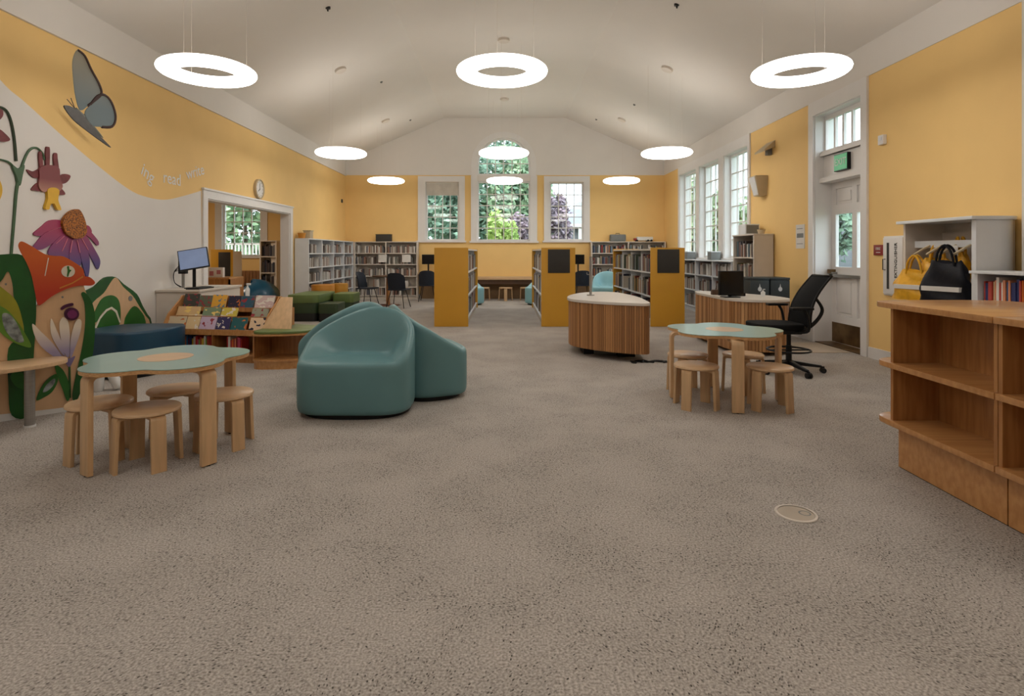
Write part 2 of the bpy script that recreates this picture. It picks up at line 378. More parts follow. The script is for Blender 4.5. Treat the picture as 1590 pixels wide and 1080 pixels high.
# casing of the opening, and jamb lining
cs = MB(); a = -XW
cs.box(a, a+.03, OY0-.13, OY0, 0, OZ); cs.box(a, a+.03, OY1, OY1+.13, 0, OZ); cs.box(a, a+.03, OY0-.13, OY1+.13, OZ, OZ+.13)
cs.box(a+.005, a+.045, OY0-.15, OY1+.15, OZ+.13, OZ+.16)
cs.box(a-.19, a+.001, OY0, OY0+.02, 0, OZ-.02); cs.box(a-.19, a+.001, OY1-.02, OY1, 0, OZ-.02); cs.box(a-.19, a+.001, OY0, OY1, OZ-.02, OZ-.0005)
struct('trim_3', cs, TRIM)
# right wall: pieces around the door and the three tall windows
DY0, DY1, DZ = 7.45, 8.60, 3.42
WY = [(10.93, 12.12), (12.42, 13.66), (13.88, 15.18)]; WZ0, WZ1 = 1.22, 3.42
wr = MB(); X2 = XW+.30
for y0, y1, z0, z1 in [(YN, DY0, 0, ZC), (DY1, WY[0][0], 0, ZC), (WY[2][1], YB, 0, ZC), (DY0, DY1, DZ, ZC)]: wr.box(XW, X2, y0, y1, z0, z1)
for i, (y0, y1) in enumerate(WY): wr.box(XW, X2, y0, y1, 0, WZ0); wr.box(XW, X2, y0, y1, WZ1, ZC)
for i in (0, 1): wr.box(XW, X2, WY[i][1], WY[i+1][0], 0, ZC)
struct('wall_right', wr, YEL)
# white surround that joins the three side windows
sr = MB(); a = XW
for y0, y1 in ((WY[0][0]-.10, WY[0][0]), (WY[0][1], WY[1][0]), (WY[1][1], WY[2][0]), (WY[2][1], WY[2][1]+.12)): sr.box(a-.03, a, y0, y1, WZ0, WZ1)
sr.box(a-.03, a, WY[0][0]-.10, WY[2][1]+.12, WZ1+.0, ZC); sr.box(a-.07, a, WY[0][0]-.12, WY[2][1]+.14, WZ0-.06, WZ0)
struct('trim_4', sr, TRIM)
# pilaster at the right edge of the view
struct('trim_5', MB().box(XW-.14, XW, 4.4, 5.00, 0, ZC), WHT)
# back wall, yellow below, white gable above
yb = MB()
LW = (-2.34, -1.35, 1.70, 3.43); CW = (-.82, .75, 1.69, 3.46); RW = (1.31, 2.325, 1.70, 3.43)
yb.box(-XW-.3, LW[0], YB, YB+.25, 0, ZC); yb.box(LW[0], RW[1], YB, YB+.25, 0, 1.69); yb.box(LW[1], CW[0], YB, YB+.25, 1.69, ZC); yb.box(CW[1], RW[0], YB, YB+.25, 1.69, ZC)
yb.box(RW[1], XW+.6, YB, YB+.25, 0, ZC); yb.box(LW[0], LW[1], YB, YB+.25, LW[3], ZC); yb.box(RW[0], RW[1], YB, YB+.25, RW[3], ZC)
struct('wall_back', yb, YEL)
ac = -.035; ar = .785; az = 3.95
def arc(r, a0, a1, n=14): return [(ac+r*math.cos(a0+(a1-a0)*i/n), az+r*math.sin(a0+(a1-a0)*i/n)) for i in range(n+1)]
gb = MB()
def slab_xz(mb, pts, y0, y1, mi=0):
    k = len(pts); vs = [(x, y0, z) for x, z in pts]+[(x, y1, z) for x, z in pts]
    mb.add(vs, [tuple(range(k)), tuple(range(k, 2*k))[::-1]]+[(i,(i+1)%k,k+(i+1)%k,k+i) for i in range(k)], mi)
slab_xz(gb, [(-XW-.2, ZC+.001), (ac-ar, ZC+.001)]+arc(ar, PI, PI/2)+[(ac, ZT+.05), (-XF, ZT+.05), (-XW-.2, ZE)], YB-.01, YB+.25)
slab_xz(gb, [(XW+.2, ZC), (XW+.2, ZE), (XF, ZT+.05), (ac, ZT+.05)]+arc(ar, PI/2, 0)+[(ac+ar, ZC)], YB-.01, YB+.25)
gb.box(ac-ar, ac+ar, YB+.02, YB+.25, ZC-.17, ZC)
struct('wall_gable', gb, WHT)
# wall behind the camera
ng = MB(); slab_xz(ng, [(-XW-.2, 0), (XW+.5, 0), (XW+.5, ZE), (XF, ZT+.05), (-XF, ZT+.05), (-XW-.2, ZE)], YN-.2, YN)
struct('wall_front', ng, WHT)
bb = MB().box(-XW, -XW+.02, YN, OY0-.13, 0, .13).box(-XW, -XW+.02, OY1+.13, YB, 0, .13)
struct('baseboard_left', bb, TRIM)
struct('baseboard_right', MB().box(XW-.02, XW, 6.1, DY0-.14, 0, .14).box(XW-.02, XW, DY1+.14, YB, 0, .14), TRIM)
struct('baseboard_back', MB().box(-XW, XW, YB-.02, YB, 0, .13), TRIM)

# windows -------------------------------------------------------------
def window_back(idx, x0, x1, z0, z1, cols, rows, casing, arched=False):
    root = MB().box(x0, x0+.05, YB+.06, YB+.14, z0+.05, z1-.05).box(x1-.05, x1, YB+.06, YB+.14, z0+.05, z1-.05).box(x0, x1, YB+.06, YB+.14, z0, z0+.05).box(x0, x1, YB+.06, YB+.14, z1-.05, z1).build('window_%d' % idx, TRIM)
    root['kind'] = 'structure'
    c = MB(); cx0, cx1, cz = casing
    top_ = cz if arched else z1
    c.box(cx0, x0, YB-.035, YB, z0, top_); c.box(x1, cx1, YB-.035, YB, z0, top_)
    if not arched: c.box(cx0, cx1, YB-.035, YB, z1, cz)
    c.box(x0-.0, x0+.012, YB, YB+.1, z0, z1).box(x1-.012, x1, YB, YB+.1, z0, z1)
    part('casing', c, TRIM, root)
    part('window_sill', MB().box(cx0-.04, cx1+.04, YB-.07, YB+.06, z0-.05, z0), TRIM, root)
    gx0, gx1, gz0, gz1 = x0+.05, x1-.05, z0+.05, z1-.05; t = .012
    mu = MB()
    for i in range(1, cols): x = gx0+(gx1-gx0)*i/cols; mu.box(x-t, x+t, YB+.08, YB+.12, gz0, gz1)
    for j in range(1, rows): z = gz0+(gz1-gz0)*j/rows; mu.box(gx0, gx1, YB+.082, YB+.118, z-t, z+t)
    part('muntins', mu, TRIM, root)
    pw, ph = (gx1-gx0)/cols, (gz1-gz0)/rows; first = None
    for i in range(cols):
        for j in range(rows):
            loc = (gx0+pw*(i+.5), YB+.1, gz0+ph*(j+.5))
            if first is None:
                first = MB().box(-pw/2, pw/2, -.002, .002, -ph/2, ph/2).build('pane', GLASS, root); first.location = loc
            else: dup(first, root, loc)
    return root
W1 = window_back(1, *LW, 4, 5, (-2.56, -1.18, 3.60))
part('roller_blind', MB().box(LW[0]+.02, LW[1]-.02, YB+.03, YB+.04, 3.04, 3.40).cyl(0,0,0,0,.001), mat('blind_cloth', (214, 208, 198), .8), W1)
W2_ = window_back(2, *CW, 6, 5, (-1.0, .95, ZC-.02), arched=True)
W3_ = window_back(3, *RW, 4, 5, (1.15, 2.50, 3.60))
# arched head of the middle window
ah = MB(); 
def ring_xz(mb, r0, r1, y0, y1, a0=0, a1=PI, n=20):
    o = arc(r1, a0, a1, n); i_ = arc(r0, a1, a0, n); slab_xz(mb, o+i_, y0, y1)
ring_xz(ah, ar-.05, ar, YB+.06, YB+.14); ring_xz(ah, ar, ar+.17, YB-.035, YB-.005); ah.box(ac-ar-.17, ac-ar, YB-.035, YB-.005, ZC-.02, az); ah.box(ac+ar, ac+ar+.17, YB-.035, YB-.005, ZC-.02, az)
ah.box(ac-ar, ac-ar+.05, YB+.06, YB+.14, ZC+.05, az); ah.box(ac+ar-.05, ac+ar, YB+.06, YB+.14, ZC+.05, az); ah.box(ac-ar, ac+ar, YB+.06, YB+.14, ZC, ZC+.05)
part('arched_frame', ah, TRIM, W2_)
am = MB()
for i in range(1, 6):
    x = ac-ar+.05+(2*ar-.1)*i/6; h = az+math.sqrt(max(0, (ar-.04)**2-(x-ac)**2)); am.box(x-.012, x+.012, YB+.08, YB+.12, ZC+.04, h)
for z in (3.98, 4.33):
    hw = math.sqrt(max(0, (ar-.04)**2-max(0, z-az)**2)); am.box(ac-hw, ac+hw, YB+.082, YB+.118, z-.012, z+.012)
part('muntins', am, TRIM, W2_)
pg = MB(); slab_xz(pg, [(ac-ar+.04, ZC+.04)]+arc(ar-.04, PI, 0, 24)+[(ac+ar-.04, ZC+.04)], YB+.098, YB+.102)
part('arched_pane', pg, GLASS, W2_)
def window_side(idx, y0, y1):
    xg = XW+.15; root = MB().box(xg-.03, xg+.04, y0, y0+.05, WZ0+.06, WZ1-.05).box(xg-.03, xg+.04, y1-.05, y1, WZ0+.06, WZ1-.05).box(xg-.03, xg+.04, y0, y1, WZ0, WZ0+.06).box(xg-.03, xg+.04, y0, y1, WZ1-.05, WZ1).build('window_%d' % idx, TRIM)
    root['kind'] = 'structure'
    part('jamb_lining', MB().box(XW-.01, XW+.28, y0, y0+.012, WZ0, WZ1).box(XW-.01, XW+.28, y1-.012, y1, WZ0, WZ1).box(XW-.01, XW+.28, y0, y1, WZ1-.012, WZ1), TRIM, root)
    part('window_sill', MB().box(XW-.08, XW+.2, y0, y1, WZ0-.02, WZ0+.01), TRIM, root)
    gy0, gy1, gz0, gz1 = y0+.05, y1-.05, WZ0+.06, WZ1-.05; mu = MB(); cols, rows = 4, 6
    for i in range(1, cols): y = gy0+(gy1-gy0)*i/cols; mu.box(xg-.015, xg+.02, y-.012, y+.012, gz0, gz1)
    for j in range(1, rows): z = gz0+(gz1-gz0)*j/rows; mu.box(xg-.013, xg+.018, gy0, gy1, z-.012, z+.012)
    part('muntins', mu, TRIM, root)
    pw, ph = (gy1-gy0)/cols, (gz1-gz0)/rows; first = None
    for i in range(cols):
        for j in range(rows):
            loc = (xg, gy0+pw*(i+.5), gz0+ph*(j+.5))
            if first is None: first = MB().box(-.002, .002, -pw/2, pw/2, -ph/2, ph/2).build('pane', GLASS, root); first.location = loc
            else: dup(first, root, loc)
for i, (y0, y1) in enumerate(WY): window_side(4+i, y0, y1)

# door in its recess ---------------------------------------------------
XD = 4.95
DC = (DY0+DY1)/2; dr = MB().box(XD, XD+.045, DY0, DY1, .0, .42).box(XD, XD+.045, DY0, DY1, 2.30, 2.43)
for y0, y1 in ((DY0+.12, DC-.055), (DC+.055, DY1-.12)): dr.box(XD, XD+.045, y0, y1, .98, 1.14).box(XD, XD+.045, y0, y1, 1.92, 2.06)
for y0, y1 in ((DY0, DY0+.12), (DC-.055, DC+.055), (DY1-.12, DY1)): dr.box(XD, XD+.045, y0, y1, .42, 2.3)
D = struct('door_1', dr, TRIM)
fp = None
for y0, y1 in ((DY0+.12, DC-.055), (DC+.055, DY1-.12)):
    for z0, z1, g in ((.42, .98, 0), (2.06, 2.30, 0), (1.14, 1.92, 1)):
        if g: part('pane', MB().box(XD+.02, XD+.025, y0, y1, z0, z1), GLASS, D)
        else:
            part('raised_panel', MB().box(XD+.018, XD+.03, y0, y1, z0, z1).box(XD+.006, XD+.03, y0+.05, y1-.05, z0+.05, z1-.05), TRIM, D, bevel=.004)
part('kick_plate', MB().box(XD-.004, XD, DY0+.03, DY1-.03, .02, .31), BRASS, D, 'dull brass kick plate')
pb = MB().box(XD-.07, XD-.04, DY0+.08, DY1-.08, .985, 1.03).box(XD-.07, XD, DY0+.08, DY0+.14, .97, 1.045).box(XD-.07, XD, DY1-.16, DY1-.06, .95, 1.06)
part('push_bar', pb, STEEL, D, 'steel push bar across the door')
part('latch_housing', MB().box(XD-.075, XD-.0, DY1-.12, DY1-.03, 1.04, 1.10), BRASS, D)
part('threshold', MB().box(XW-.0, XD+.1, DY0, DY1, 0, .012), BRASS, D)
ld = MB()   # lining and casing
ld.box(XW, XD+.1, DY1-.015, DY1+.0, 0, DZ-.015); ld.box(XW, XD+.1, DY0, DY0+.015, 0, DZ-.015); ld.box(XW, XD+.1, DY0, DY1, DZ-.015, DZ)
for y0, y1 in ((DY0-.13, DY0), (DY1, DY1+.13)): ld.box(XW-.03, XW, y0, y1, 0, DZ)
ld.box(XW-.03, XW, DY0-.13, DY1+.13, DZ, ZC)
struct('trim_6', ld, TRIM)
tr = MB().box(XW+.10, XW+.2, DY0, DY1, 2.80, 2.88).box(XW+.14, XW+.2, DY0, DY1, 3.34, 3.42).box(XW+.14, XW+.2, DY0, DY0+.05, 2.88, 3.34).box(XW+.14, XW+.2, DY1-.05, DY1, 2.88, 3.34)
for i in range(1, 5): y = DY0+.05+(DY1-DY0-.1)*i/5; tr.box(XW+.15, XW+.19, y-.02, y+.02, 2.88, 3.34)
T7 = struct('window_7', tr, TRIM)
for i in range(5):
    y = DY0+.05+(DY1-DY0-.1)*(i+.5)/5; h = (DY1-DY0-.1)/10-.02
    part('pane', MB().box(XW+.17, XW+.174, y-h, y+h, 2.88, 3.34), GLASS, T7)
hb = MB().box(XW+.13, XW+.3, DY0, DY1, 2.46, 2.81).box(XW+.06, XW+.3, DY0, DY1, 2.40, 2.47).box(XW+.07, XW+.2, DY0, DY1, 2.80, 2.845)
struct('trim_7', hb, TRIM)
ex = thing('exit_sign', 'small green and white lit exit sign above the white door', 'sign', (XW+.13, 8.07, 2.64))
part('sign_body', MB().box(-.05, 0, -.16, .16, -.12, .12), BLACK, ex)
part('sign_face', MB().box(-.056, -.05, -.15, .15, -.11, .11), mat('sign_green', (96, 176, 128), .5, emit=.25), ex)
text('sign_lettering', 'EXIT', .135, (-.059, 0, .0), (PI/2, 0, -PI/2), WHITE, ex)

# side room beyond the opening ----------------------------------------
rm = MB(); rx0 = -11.2
struct('floor_2', MB().box(rx0, -XW-.3, 8.0, YB+.2, -.1, 0), CARPET)
sx0, sx1, sz0, sz1 = -8.33, -7.19, 1.24, 2.95
struct('wall_back', MB().box(rx0, sx0, YB, YB+.25, 0, 3.2).box(sx1, -XW-.17, YB, YB+.25, 0, 3.2).box(sx0, sx1, YB, YB+.25, 0, sz0).box(sx0, sx1, YB, YB+.25, sz1, 3.2), YEL)
struct('wall_left', MB().box(rx0-.2, rx0, 8, YB+.2, 0, 3.2), YEL)
struct('wall_front', MB().box(rx0, -XW-.18, 7.8, 8, 0, 3.2), YEL)
struct('ceiling_2', MB().box(rx0-.2, -XW-.18, 7.8, YB+.2, 3.2, 3.3), CEIL)
LP = YB
W8 = window_back(8, sx0, sx1, sz0, sz1, 4, 5, (sx0-.2, sx1+.2, sz1+.2))

# ------------------------------------------------------------------ ring lamps
R0, RX, RZ = .36, .105, .055; n, k = 64, 18; vs = []
for i in range(n):
    a = 2*PI*i/n
    for j in range(k):
        b = 2*PI*j/k; r = R0+RX*math.cos(b); vs.append((r*math.cos(a), r*math.sin(a), RZ*math.sin(b)))
def lamp_faces(js): return MB().add(vs, [(i*k+j, ((i+1)%n)*k+j, ((i+1)%n)*k+(j+1)%k, i*k+(j+1)%k) for i in range(n) for j in js])
lamp_mb = lamp_faces([j for j in range(k) if not 1 <= j <= 7]); cover_mb = lamp_faces(range(1, 8))
LZ = 3.20
def ceil_z(x):
    x = abs(x); return ZT if x <= XF else ZT-(x-XF)*(ZT-ZE)/(XW-XF)
def ring_lamp(x, y, label, first=[None]):
    t = thing('ring_pendant_lamp', label, 'lamp', (x, y, LZ), 0, 'ring pendant lamps')
    if first[0] is None: first[0] = (part('ring_diffuser', lamp_mb, LIT, t, smooth=True), part('ring_cover', cover_mb, LITTOP, t, smooth=True))
    else: dup(first[0][0], t); dup(first[0][1], t)
    h = ceil_z(x)-LZ; sl = 0 if abs(x) < XF else math.copysign((ZT-ZE)/(XW-XF), x)
    cm = MB(); cm.lathe([(0, 0), (.105, 0), (.11, .02), (.11, .06), (0, .06)], 24)
    c = part('ceiling_canopy', cm, SHELFW, t, smooth=True); c.location = (0, 0, h-.045); c.rotation_euler = (0, math.atan(sl), 0)
    for q in range(3):
        a = 2*PI*q/3+.4
        hx = ceil_z(x+R0*math.cos(a))-LZ; part('suspension_cable', MB().tube([(R0*math.cos(a), R0*math.sin(a), RZ-.01), (R0*math.cos(a), R0*math.sin(a), hx+.005)], .0012, 4), SHELFW, t)
    return t
ring_lamp(-3.04, 5.8, 'large bright ring lamp hanging at left over the flower-shaped table')
ring_lamp(0-.03, 5.8, 'large bright ring lamp hanging in the middle, nearest of the centre row')
ring_lamp(3.02, 5.8, 'large bright ring lamp hanging at right, in front of the white door')
ring_lamp(-3.05, 10.55, 'middle-distance ring lamp of the left row, above the green seats')
ring_lamp(-.02, 10.55, 'ring lamp seen before the arched top of the middle window')
ring_lamp(3.01, 10.55, 'middle-distance ring lamp of the right row, by the side windows')
ring_lamp(-3.06, 14.6, 'farthest ring lamp of the left row, against the yellow back wall')
ring_lamp(-.01, 14.6, 'farthest ring lamp of the centre row, below the arched window head')
ring_lamp(3.0, 14.6, 'farthest ring lamp of the right row, against the yellow back wall')
for x, nm in ((-3.04, 'left'), (0, 'centre'), (3.02, 'right')): ring_lamp(x, 1.2, 'ring pendant lamp overhead, just out of the view, %s row' % nm)
for px, py, y in ((509, 12, 6.3), (1051, 7, 6.2)):
    p = at(px, py, y)
    # walk the ray to the ceiling
    for s_ in range(300, 2000):
        p = at(px, py, s_/100)
        if p.z >= ceil_z(p.x): break
    t = MB().lathe([(0, -.05), (.012, -.05), (.012, -.02), (.04, -.012), (.04, .03), (0, .03)], 12).build('sprinkler_head', BLACK, None, smooth=True); t.location = (p.x, p.y, ceil_z(p.x))
    tag(t, 'dark sprinkler head on the %s ceiling slope at the top of the view' % ('left' if px < 784 else 'right'), 'sprinkler')
for px, py in ((592, 127), (637, 186), (926, 185), (985, 162)):
    for s_ in range(300, 2000):
        p = at(px, py, s_/100)
        if p.z >= ceil_z(p.x): break
    t = MB().lathe([(0, -.03), (.02, -.025), (.03, .0), (.03, .03), (0, .03)], 12).build('sprinkler_head', GREYM, None, smooth=True); t.location = (p.x, p.y, ceil_z(p.x))
    tag(t, 'tiny sprinkler head on the ceiling slope, %s' % {592: 'left side, nearer one', 637: 'left side, farther one', 926: 'right side, farther one', 985: 'right side, nearer one'}[px], 'sprinkler')

# ------------------------------------------------------------------ books
def hexc(*c): return lin(c)
PAL = [lin(c) for c in ((120,60,52),(60,70,92),(196,186,170),(52,56,54),(150,130,104),(88,98,84),(176,150,60),(40,44,62),(200,196,190),(104,76,60),(70,96,110),(140,44,44),(90,84,78),(214,206,190),(110,112,120),(66,52,48),(168,112,64),(124,140,150))]
PALK = [lin(c) for c in ((190,50,44),(230,120,50),(240,220,170),(236,200,70),(190,70,60),(60,110,160),(210,204,196),(120,170,90),(200,80,110),(48,56,110),(232,150,110),(150,40,50),(240,236,228),(96,140,130))]
PALG = [lin(c) for c in ((150,140,130),(120,108,98),(190,182,172),(206,202,196),(212,208,202),(96,84,78),(134,96,84),(170,160,150),(84,84,92),(200,196,190),(120,120,112),(150,112,92))]
def make_book_mesh():
    mb = MB()   # unit book: spine centred on x, spine at y=0, depth 1, height 1
    mb.box(-.5, .5, 0, .04, 0, 1); mb.box(-.5, -.42, .04, 1, 0, 1); mb.box(.42, .5, .04, 1, 0, 1); mb.box(-.42, .42, .04, .96, .02, .98, 1)
    me = mb.build('book', [BOOK, PAPER]); d = me.data; bpy.data.objects.remove(me); return d
BOOKM = make_book_mesh()
nbook = [0]; ORD = {}
def ordinal(n):
    return ['first','second','third','fourth','fifth','sixth','seventh','eighth','ninth','tenth'][n-1] if n <= 10 else '%d%s' % (n, 'th' if 10 < n % 100 < 14 else {1: 'st', 2: 'nd', 3: 'rd'}.get(n % 10, 'th'))
def colname(c):
    import colorsys
    r, g, b = [v**(1/2.2) for v in c[:3]]; h, s_, v = colorsys.rgb_to_hsv(r, g, b); h *= 360
    if s_ < .16: return 'white' if v > .82 else 'light grey' if v > .62 else 'grey' if v > .38 else 'dark grey'
    if h < 15 or h > 340: nm = 'red'
    elif h < 42: nm = 'brown' if v < .8 else 'orange'
    elif h < 70: nm = 'yellow' if s_ > .4 else 'cream'
    elif h < 165: nm = 'green'
    elif h < 255: nm = 'blue'
    else: nm = 'purple'
    if s_ < .35 and nm in ('red', 'brown', 'orange'): nm = 'tan' if v > .5 else 'brown'
    return ('dark ' if v < .42 else 'pale ' if v > .85 and s_ < .4 and nm not in ('cream',) else '')+nm
def face_pt(origin, rz, x, y, z):
    c, s_ = math.cos(rz), math.sin(rz); return (origin[0]+x*c-y*s_, origin[1]+x*s_+y*c, origin[2]+z)
def book_row(origin, rz, x0, x1, z, label, group, mode='row', pal=PAL, hmax=.27, hmin=.2, t0=.02, t1=.045, dep=.17, yoff=.03, gaps=.04, parent=None, vary=True, kids=False):
    """books upright along local x on a shelf; mode 'row' joins them, 'each' makes every book an object"""
    x = x0+.01; mb = MB(); any_ = False
    while True:
        t = random.uniform(t0, t1)
        if x+t > x1: break
        if random.random() < gaps: x += random.uniform(.05, .2); continue
        h = random.uniform(hmin, hmax); c = random.choice(pal); yo = yoff+random.uniform(0, .02)
        if mode == 'each' and nbook[0] < 300:
            o = bpy.data.objects.new('book', BOOKM); COL.objects.link(o); o.scale = (t, dep, h); o.color = c
            o.location = face_pt(origin, rz, x+t/2, yo, z); o.rotation_euler = (0, 0, rz)
            ORD[label] = ORD.get(label, 0)+1
            tag(o, label.replace('book', colname(c)+' book, '+ordinal(ORD[label])+' from the left', 1), 'book', group); nbook[0] += 1
        else:
            cc, s_ = math.cos(rz), math.sin(rz); M = Matrix.Translation(Vector(origin)+Vector((0,0,z))) @ Matrix.Rotation(rz, 4, 'Z')
            mb.box(x, x+t-.001, yo, yo+dep, 0, h, 0, c, M); any_ = True
        x += t+.0015
    if any_:
        o = mb.build('book_row', BOOKROW); o['kind'] = 'stuff'; tag(o, label, 'books')
def bookcase(name, label, cat, origin, rz, width, depth, height, tiers, m=SHELFW, bays=1, side=.03, th=.025, back=True, group=None, top=True, kick=.08, topover=.0, open_below=0):
    t = thing(name, label, cat, origin, rz, group)
    for i in (0, bays):
        x = i*width/bays; a = x if i == 0 else x-side
        part('side_panel', MB().box(a, a+side, 0, depth, 0, height-th), m, t)
    for i in range(1, bays):
        x = i*width/bays; part('divider', MB().box(x-side/2, x+side/2, .003, depth-.012, 0, height-th), m, t)
    if back: part('back_panel', MB().box(side, width-side, depth-.012, depth, kick, height-th), m, t)
    if top: part('top', MB().box(-topover, width+topover, -topover, depth, height-th, height), m, t, bevel=.004)
    for z in tiers:
        for b in range(bays):
            a = b*width/bays+(side if b == 0 else side/2); e = (b+1)*width/bays-(side if b == bays-1 else side/2)
            part('shelf', MB().box(a, e, .004, depth-.014, z-th, z), m, t)
    if kick: part('kick_board', MB().box(side, width-side, .03, .045, 0, kick), m, t)
    return t

# perimeter shelving along the left and back walls -------------------
PT = [.12, .36, .68, 1.02, 1.34]; PH = 1.67
bookcase('tall_bookcase', 'tall off-white bookcase along the yellow left wall behind the green seats', 'bookcase', (-4.37, 12.62, 0), PI/2, 3.75, .31, PH, PT, SHELFC, 4)
for b in range(4):
    for i, z in enumerate(PT):
        book_row((-4.37, 12.62, 0), PI/2, b*.937+.05, b*.937+.88, z, 'row of pale-backed books on the %s shelf of the left-wall bookcase' % ['lowest', 'second lowest', 'middle', 'second highest', 'top'][i], None, 'row', PALG, .23, .17, yoff=.04, gaps=.10)
bookcase('tall_bookcase', 'tall off-white bookcase on the back wall left of the windows, carrying two white signs', 'bookcase', (-4.36, 16.38, 0), 0, 1.83, .3, PH, PT, SHELFW, 2)
for b in range(2):
    for i, z in enumerate(PT):
        book_row((-4.36, 16.38, 0), 0, b*.915+.05, b*.915+.86, z, 'row of brown and grey books on the %s shelf left of the back windows' % ['lowest', 'second lowest', 'middle', 'second highest', 'top'][i], None, 'row', PALG, .23, .17, gaps=.06)
bookcase('tall_bookcase', 'tall off-white bookcase on the back wall right of the windows', 'bookcase', (2.50, 16.38, 0), 0, 2.15, .3, PH, PT, SHELFW, 2)
for b in range(2):
    for i, z in enumerate(PT):
        book_row((2.50, 16.38, 0), 0, b*1.075+.05, b*1.075+1.02, z, 'row of mixed books on the %s shelf right of the back windows' % ['lowest', 'second lowest', 'middle', 'second highest', 'top'][i], None, 'row', PAL, .24, .17, gaps=.06)
for px, wd, lab in ((594, .24, 'blank white shelf sign on the back-wall bookcase, left of two'), (631, .25, 'blank white shelf sign on the back-wall bookcase, right of two')):
    p = at(px, 401, 16.36); tag(MB().box(p.x-wd/2, p.x+wd/2, 16.362, 16.374, p.z-.11, p.z+.11).build('shelf_sign', PAPER), lab, 'sign', 'shelf signs')
def box_item(name, px0, px1, zb, h, Y, dep, m, label, cat, bevel=.005):
    a = at(px0, 0, Y).x; b = at(px1, 0, Y).x
    return tag(MB().box(a, b, Y, Y+dep, zb, zb+h).build(name, m, None, bevel=bevel), label, cat)
t = thing('projector', 'flat dark box on top of the bookcase left of the back windows', 'box', (at(595, 0, 16.45).x, 16.45, PH))
part('body', MB().box(-.22, .22, 0, .2, .0, .2), GREYB, t, bevel=.01); part('lid', MB().box(-.225, .225, -.005, .205, .2, .215), BLACK, t)
t = thing('radio_case', 'grey rounded case on top of the bookcase right of the back windows', 'case', (at(960, 0, 16.45).x, 16.45, PH))
part('body', MB().box(-.23, .23, 0, .18, 0, .21), GREYM, t, bevel=.04, seg=3); part('handle', MB().tube([(-.06, .09, .21), (-.05, .09, .24), (.05, .09, .24), (.06, .09, .21)], .008, 6), GREYB, t)
t = thing('storage_box', 'small square tan box on the left-wall bookcase by the opening', 'box', (-4.52, 13.0, PH)); part('body', MB().box(-.07, .09, -.1, .1, 0, .17), SCON, t, bevel=.01); part('lid', MB().box(-.08, .1, -.11, .11, .17, .19), SCON, t)
t = thing('basket', 'small orange basket beside the tan box on the left-wall bookcase', 'basket', (-4.56, 12.72, PH)); part('basket_body', MB().lathe([(0, 0), (.07, 0), (.09, .12), (.082, .12), (.064, .01), (0, .01)], 16), ORANGE, t, smooth=True)
t = thing('toy_truck', 'white and red model truck on top of the right back bookcase', 'toy', (4.05, 16.5, PH)); part('body', MB().box(-.22, .25, -.07, .07, .03, .14), WHITE, t, bevel=.02); part('cab', MB().box(-.3, -.2, -.06, .06, .03, .1), mat('red_paint', (150, 40, 34), .4), t, bevel=.01)
for wx in (-.22, .1, .2): part('wheel', MB().cyl(0, 0, -.08, .08, .03, 12, M=Matrix.Translation((wx, 0, .03)) @ Matrix.Rotation(PI/2, 4, 'X')), BLACK, t)

# low shelving below the side windows, and the tall one at its near end
bookcase('low_bookcase', 'low cool-white bookcase under the three side windows', 'bookcase', (4.34, 16.05, 0), -PI/2, 5.2, .34, 1.19, [.12, .5, .86], SHELFC, 5, topover=.02)
for b in range(5):
    for z, nm in ((.12, 'lowest'), (.5, 'middle'), (.86, 'top')):
        book_row((4.34, 16.05, 0), -PI/2, b*1.04+.06, b*1.04+.96, z, 'row of pale books on the %s shelf below the side windows' % nm, None, 'row', PALG, .27, .2, gaps=.12, yoff=.05)
bookcase('tall_bookcase', 'tall narrow off-white bookcase standing on the right wall behind the round desk', 'bookcase', (4.34, 10.78, 0), -PI/2, .90, .34, PH+.01, [.12, .5, .86, 1.27], SHELFW, 1, topover=.015)
for z, nm in ((.12, 'lowest'), (.5, 'third'), (.86, 'second'), (1.27, 'top')):
    book_row((4.34, 10.78, 0), -PI/2, .06, .84, z, 'book on the %s shelf of the tall narrow bookcase' % nm, 'books on the %s shelf of the tall narrow bookcase' % nm, 'each', PALG+PAL, .30, .22, t0=.03, t1=.055, dep=.2)
t = thing('display_frame', 'grey picture box standing on the tall narrow bookcase', 'box', (4.5, 10.5, PH+.01)); part('body', MB().box(-.13, .13, -.2, .12, 0, .19), SHELFC, t, bevel=.01); part('front_panel', MB().box(-.11, .11, -.205, -.2, .02, .17), GREYM, t)
t = thing('basket', 'small tan basket on the tall narrow bookcase beside the picture box', 'basket', (4.56, 10.08, PH+.01)); part('basket_body', MB().lathe([(0, 0), (.05, 0), (.07, .08), (.062, .08), (.045, .01), (0, .01)], 14), SCON, t, smooth=True)
for px, nm in ((1070, 'farther'), (1107, 'nearer')):
    Y = 4.5*F/(px-CX); t = thing('storage_box', 'small grey box on the low white bookcase, %s of two' % nm, 'box', (4.52, Y, 1.19)); part('body', MB().box(-.1, .1, -.12, .12, 0, .17), GREYM, t, bevel=.01); part('lid', MB().box(-.105, .105, -.125, .125, .17, .19), SHELFC, t)

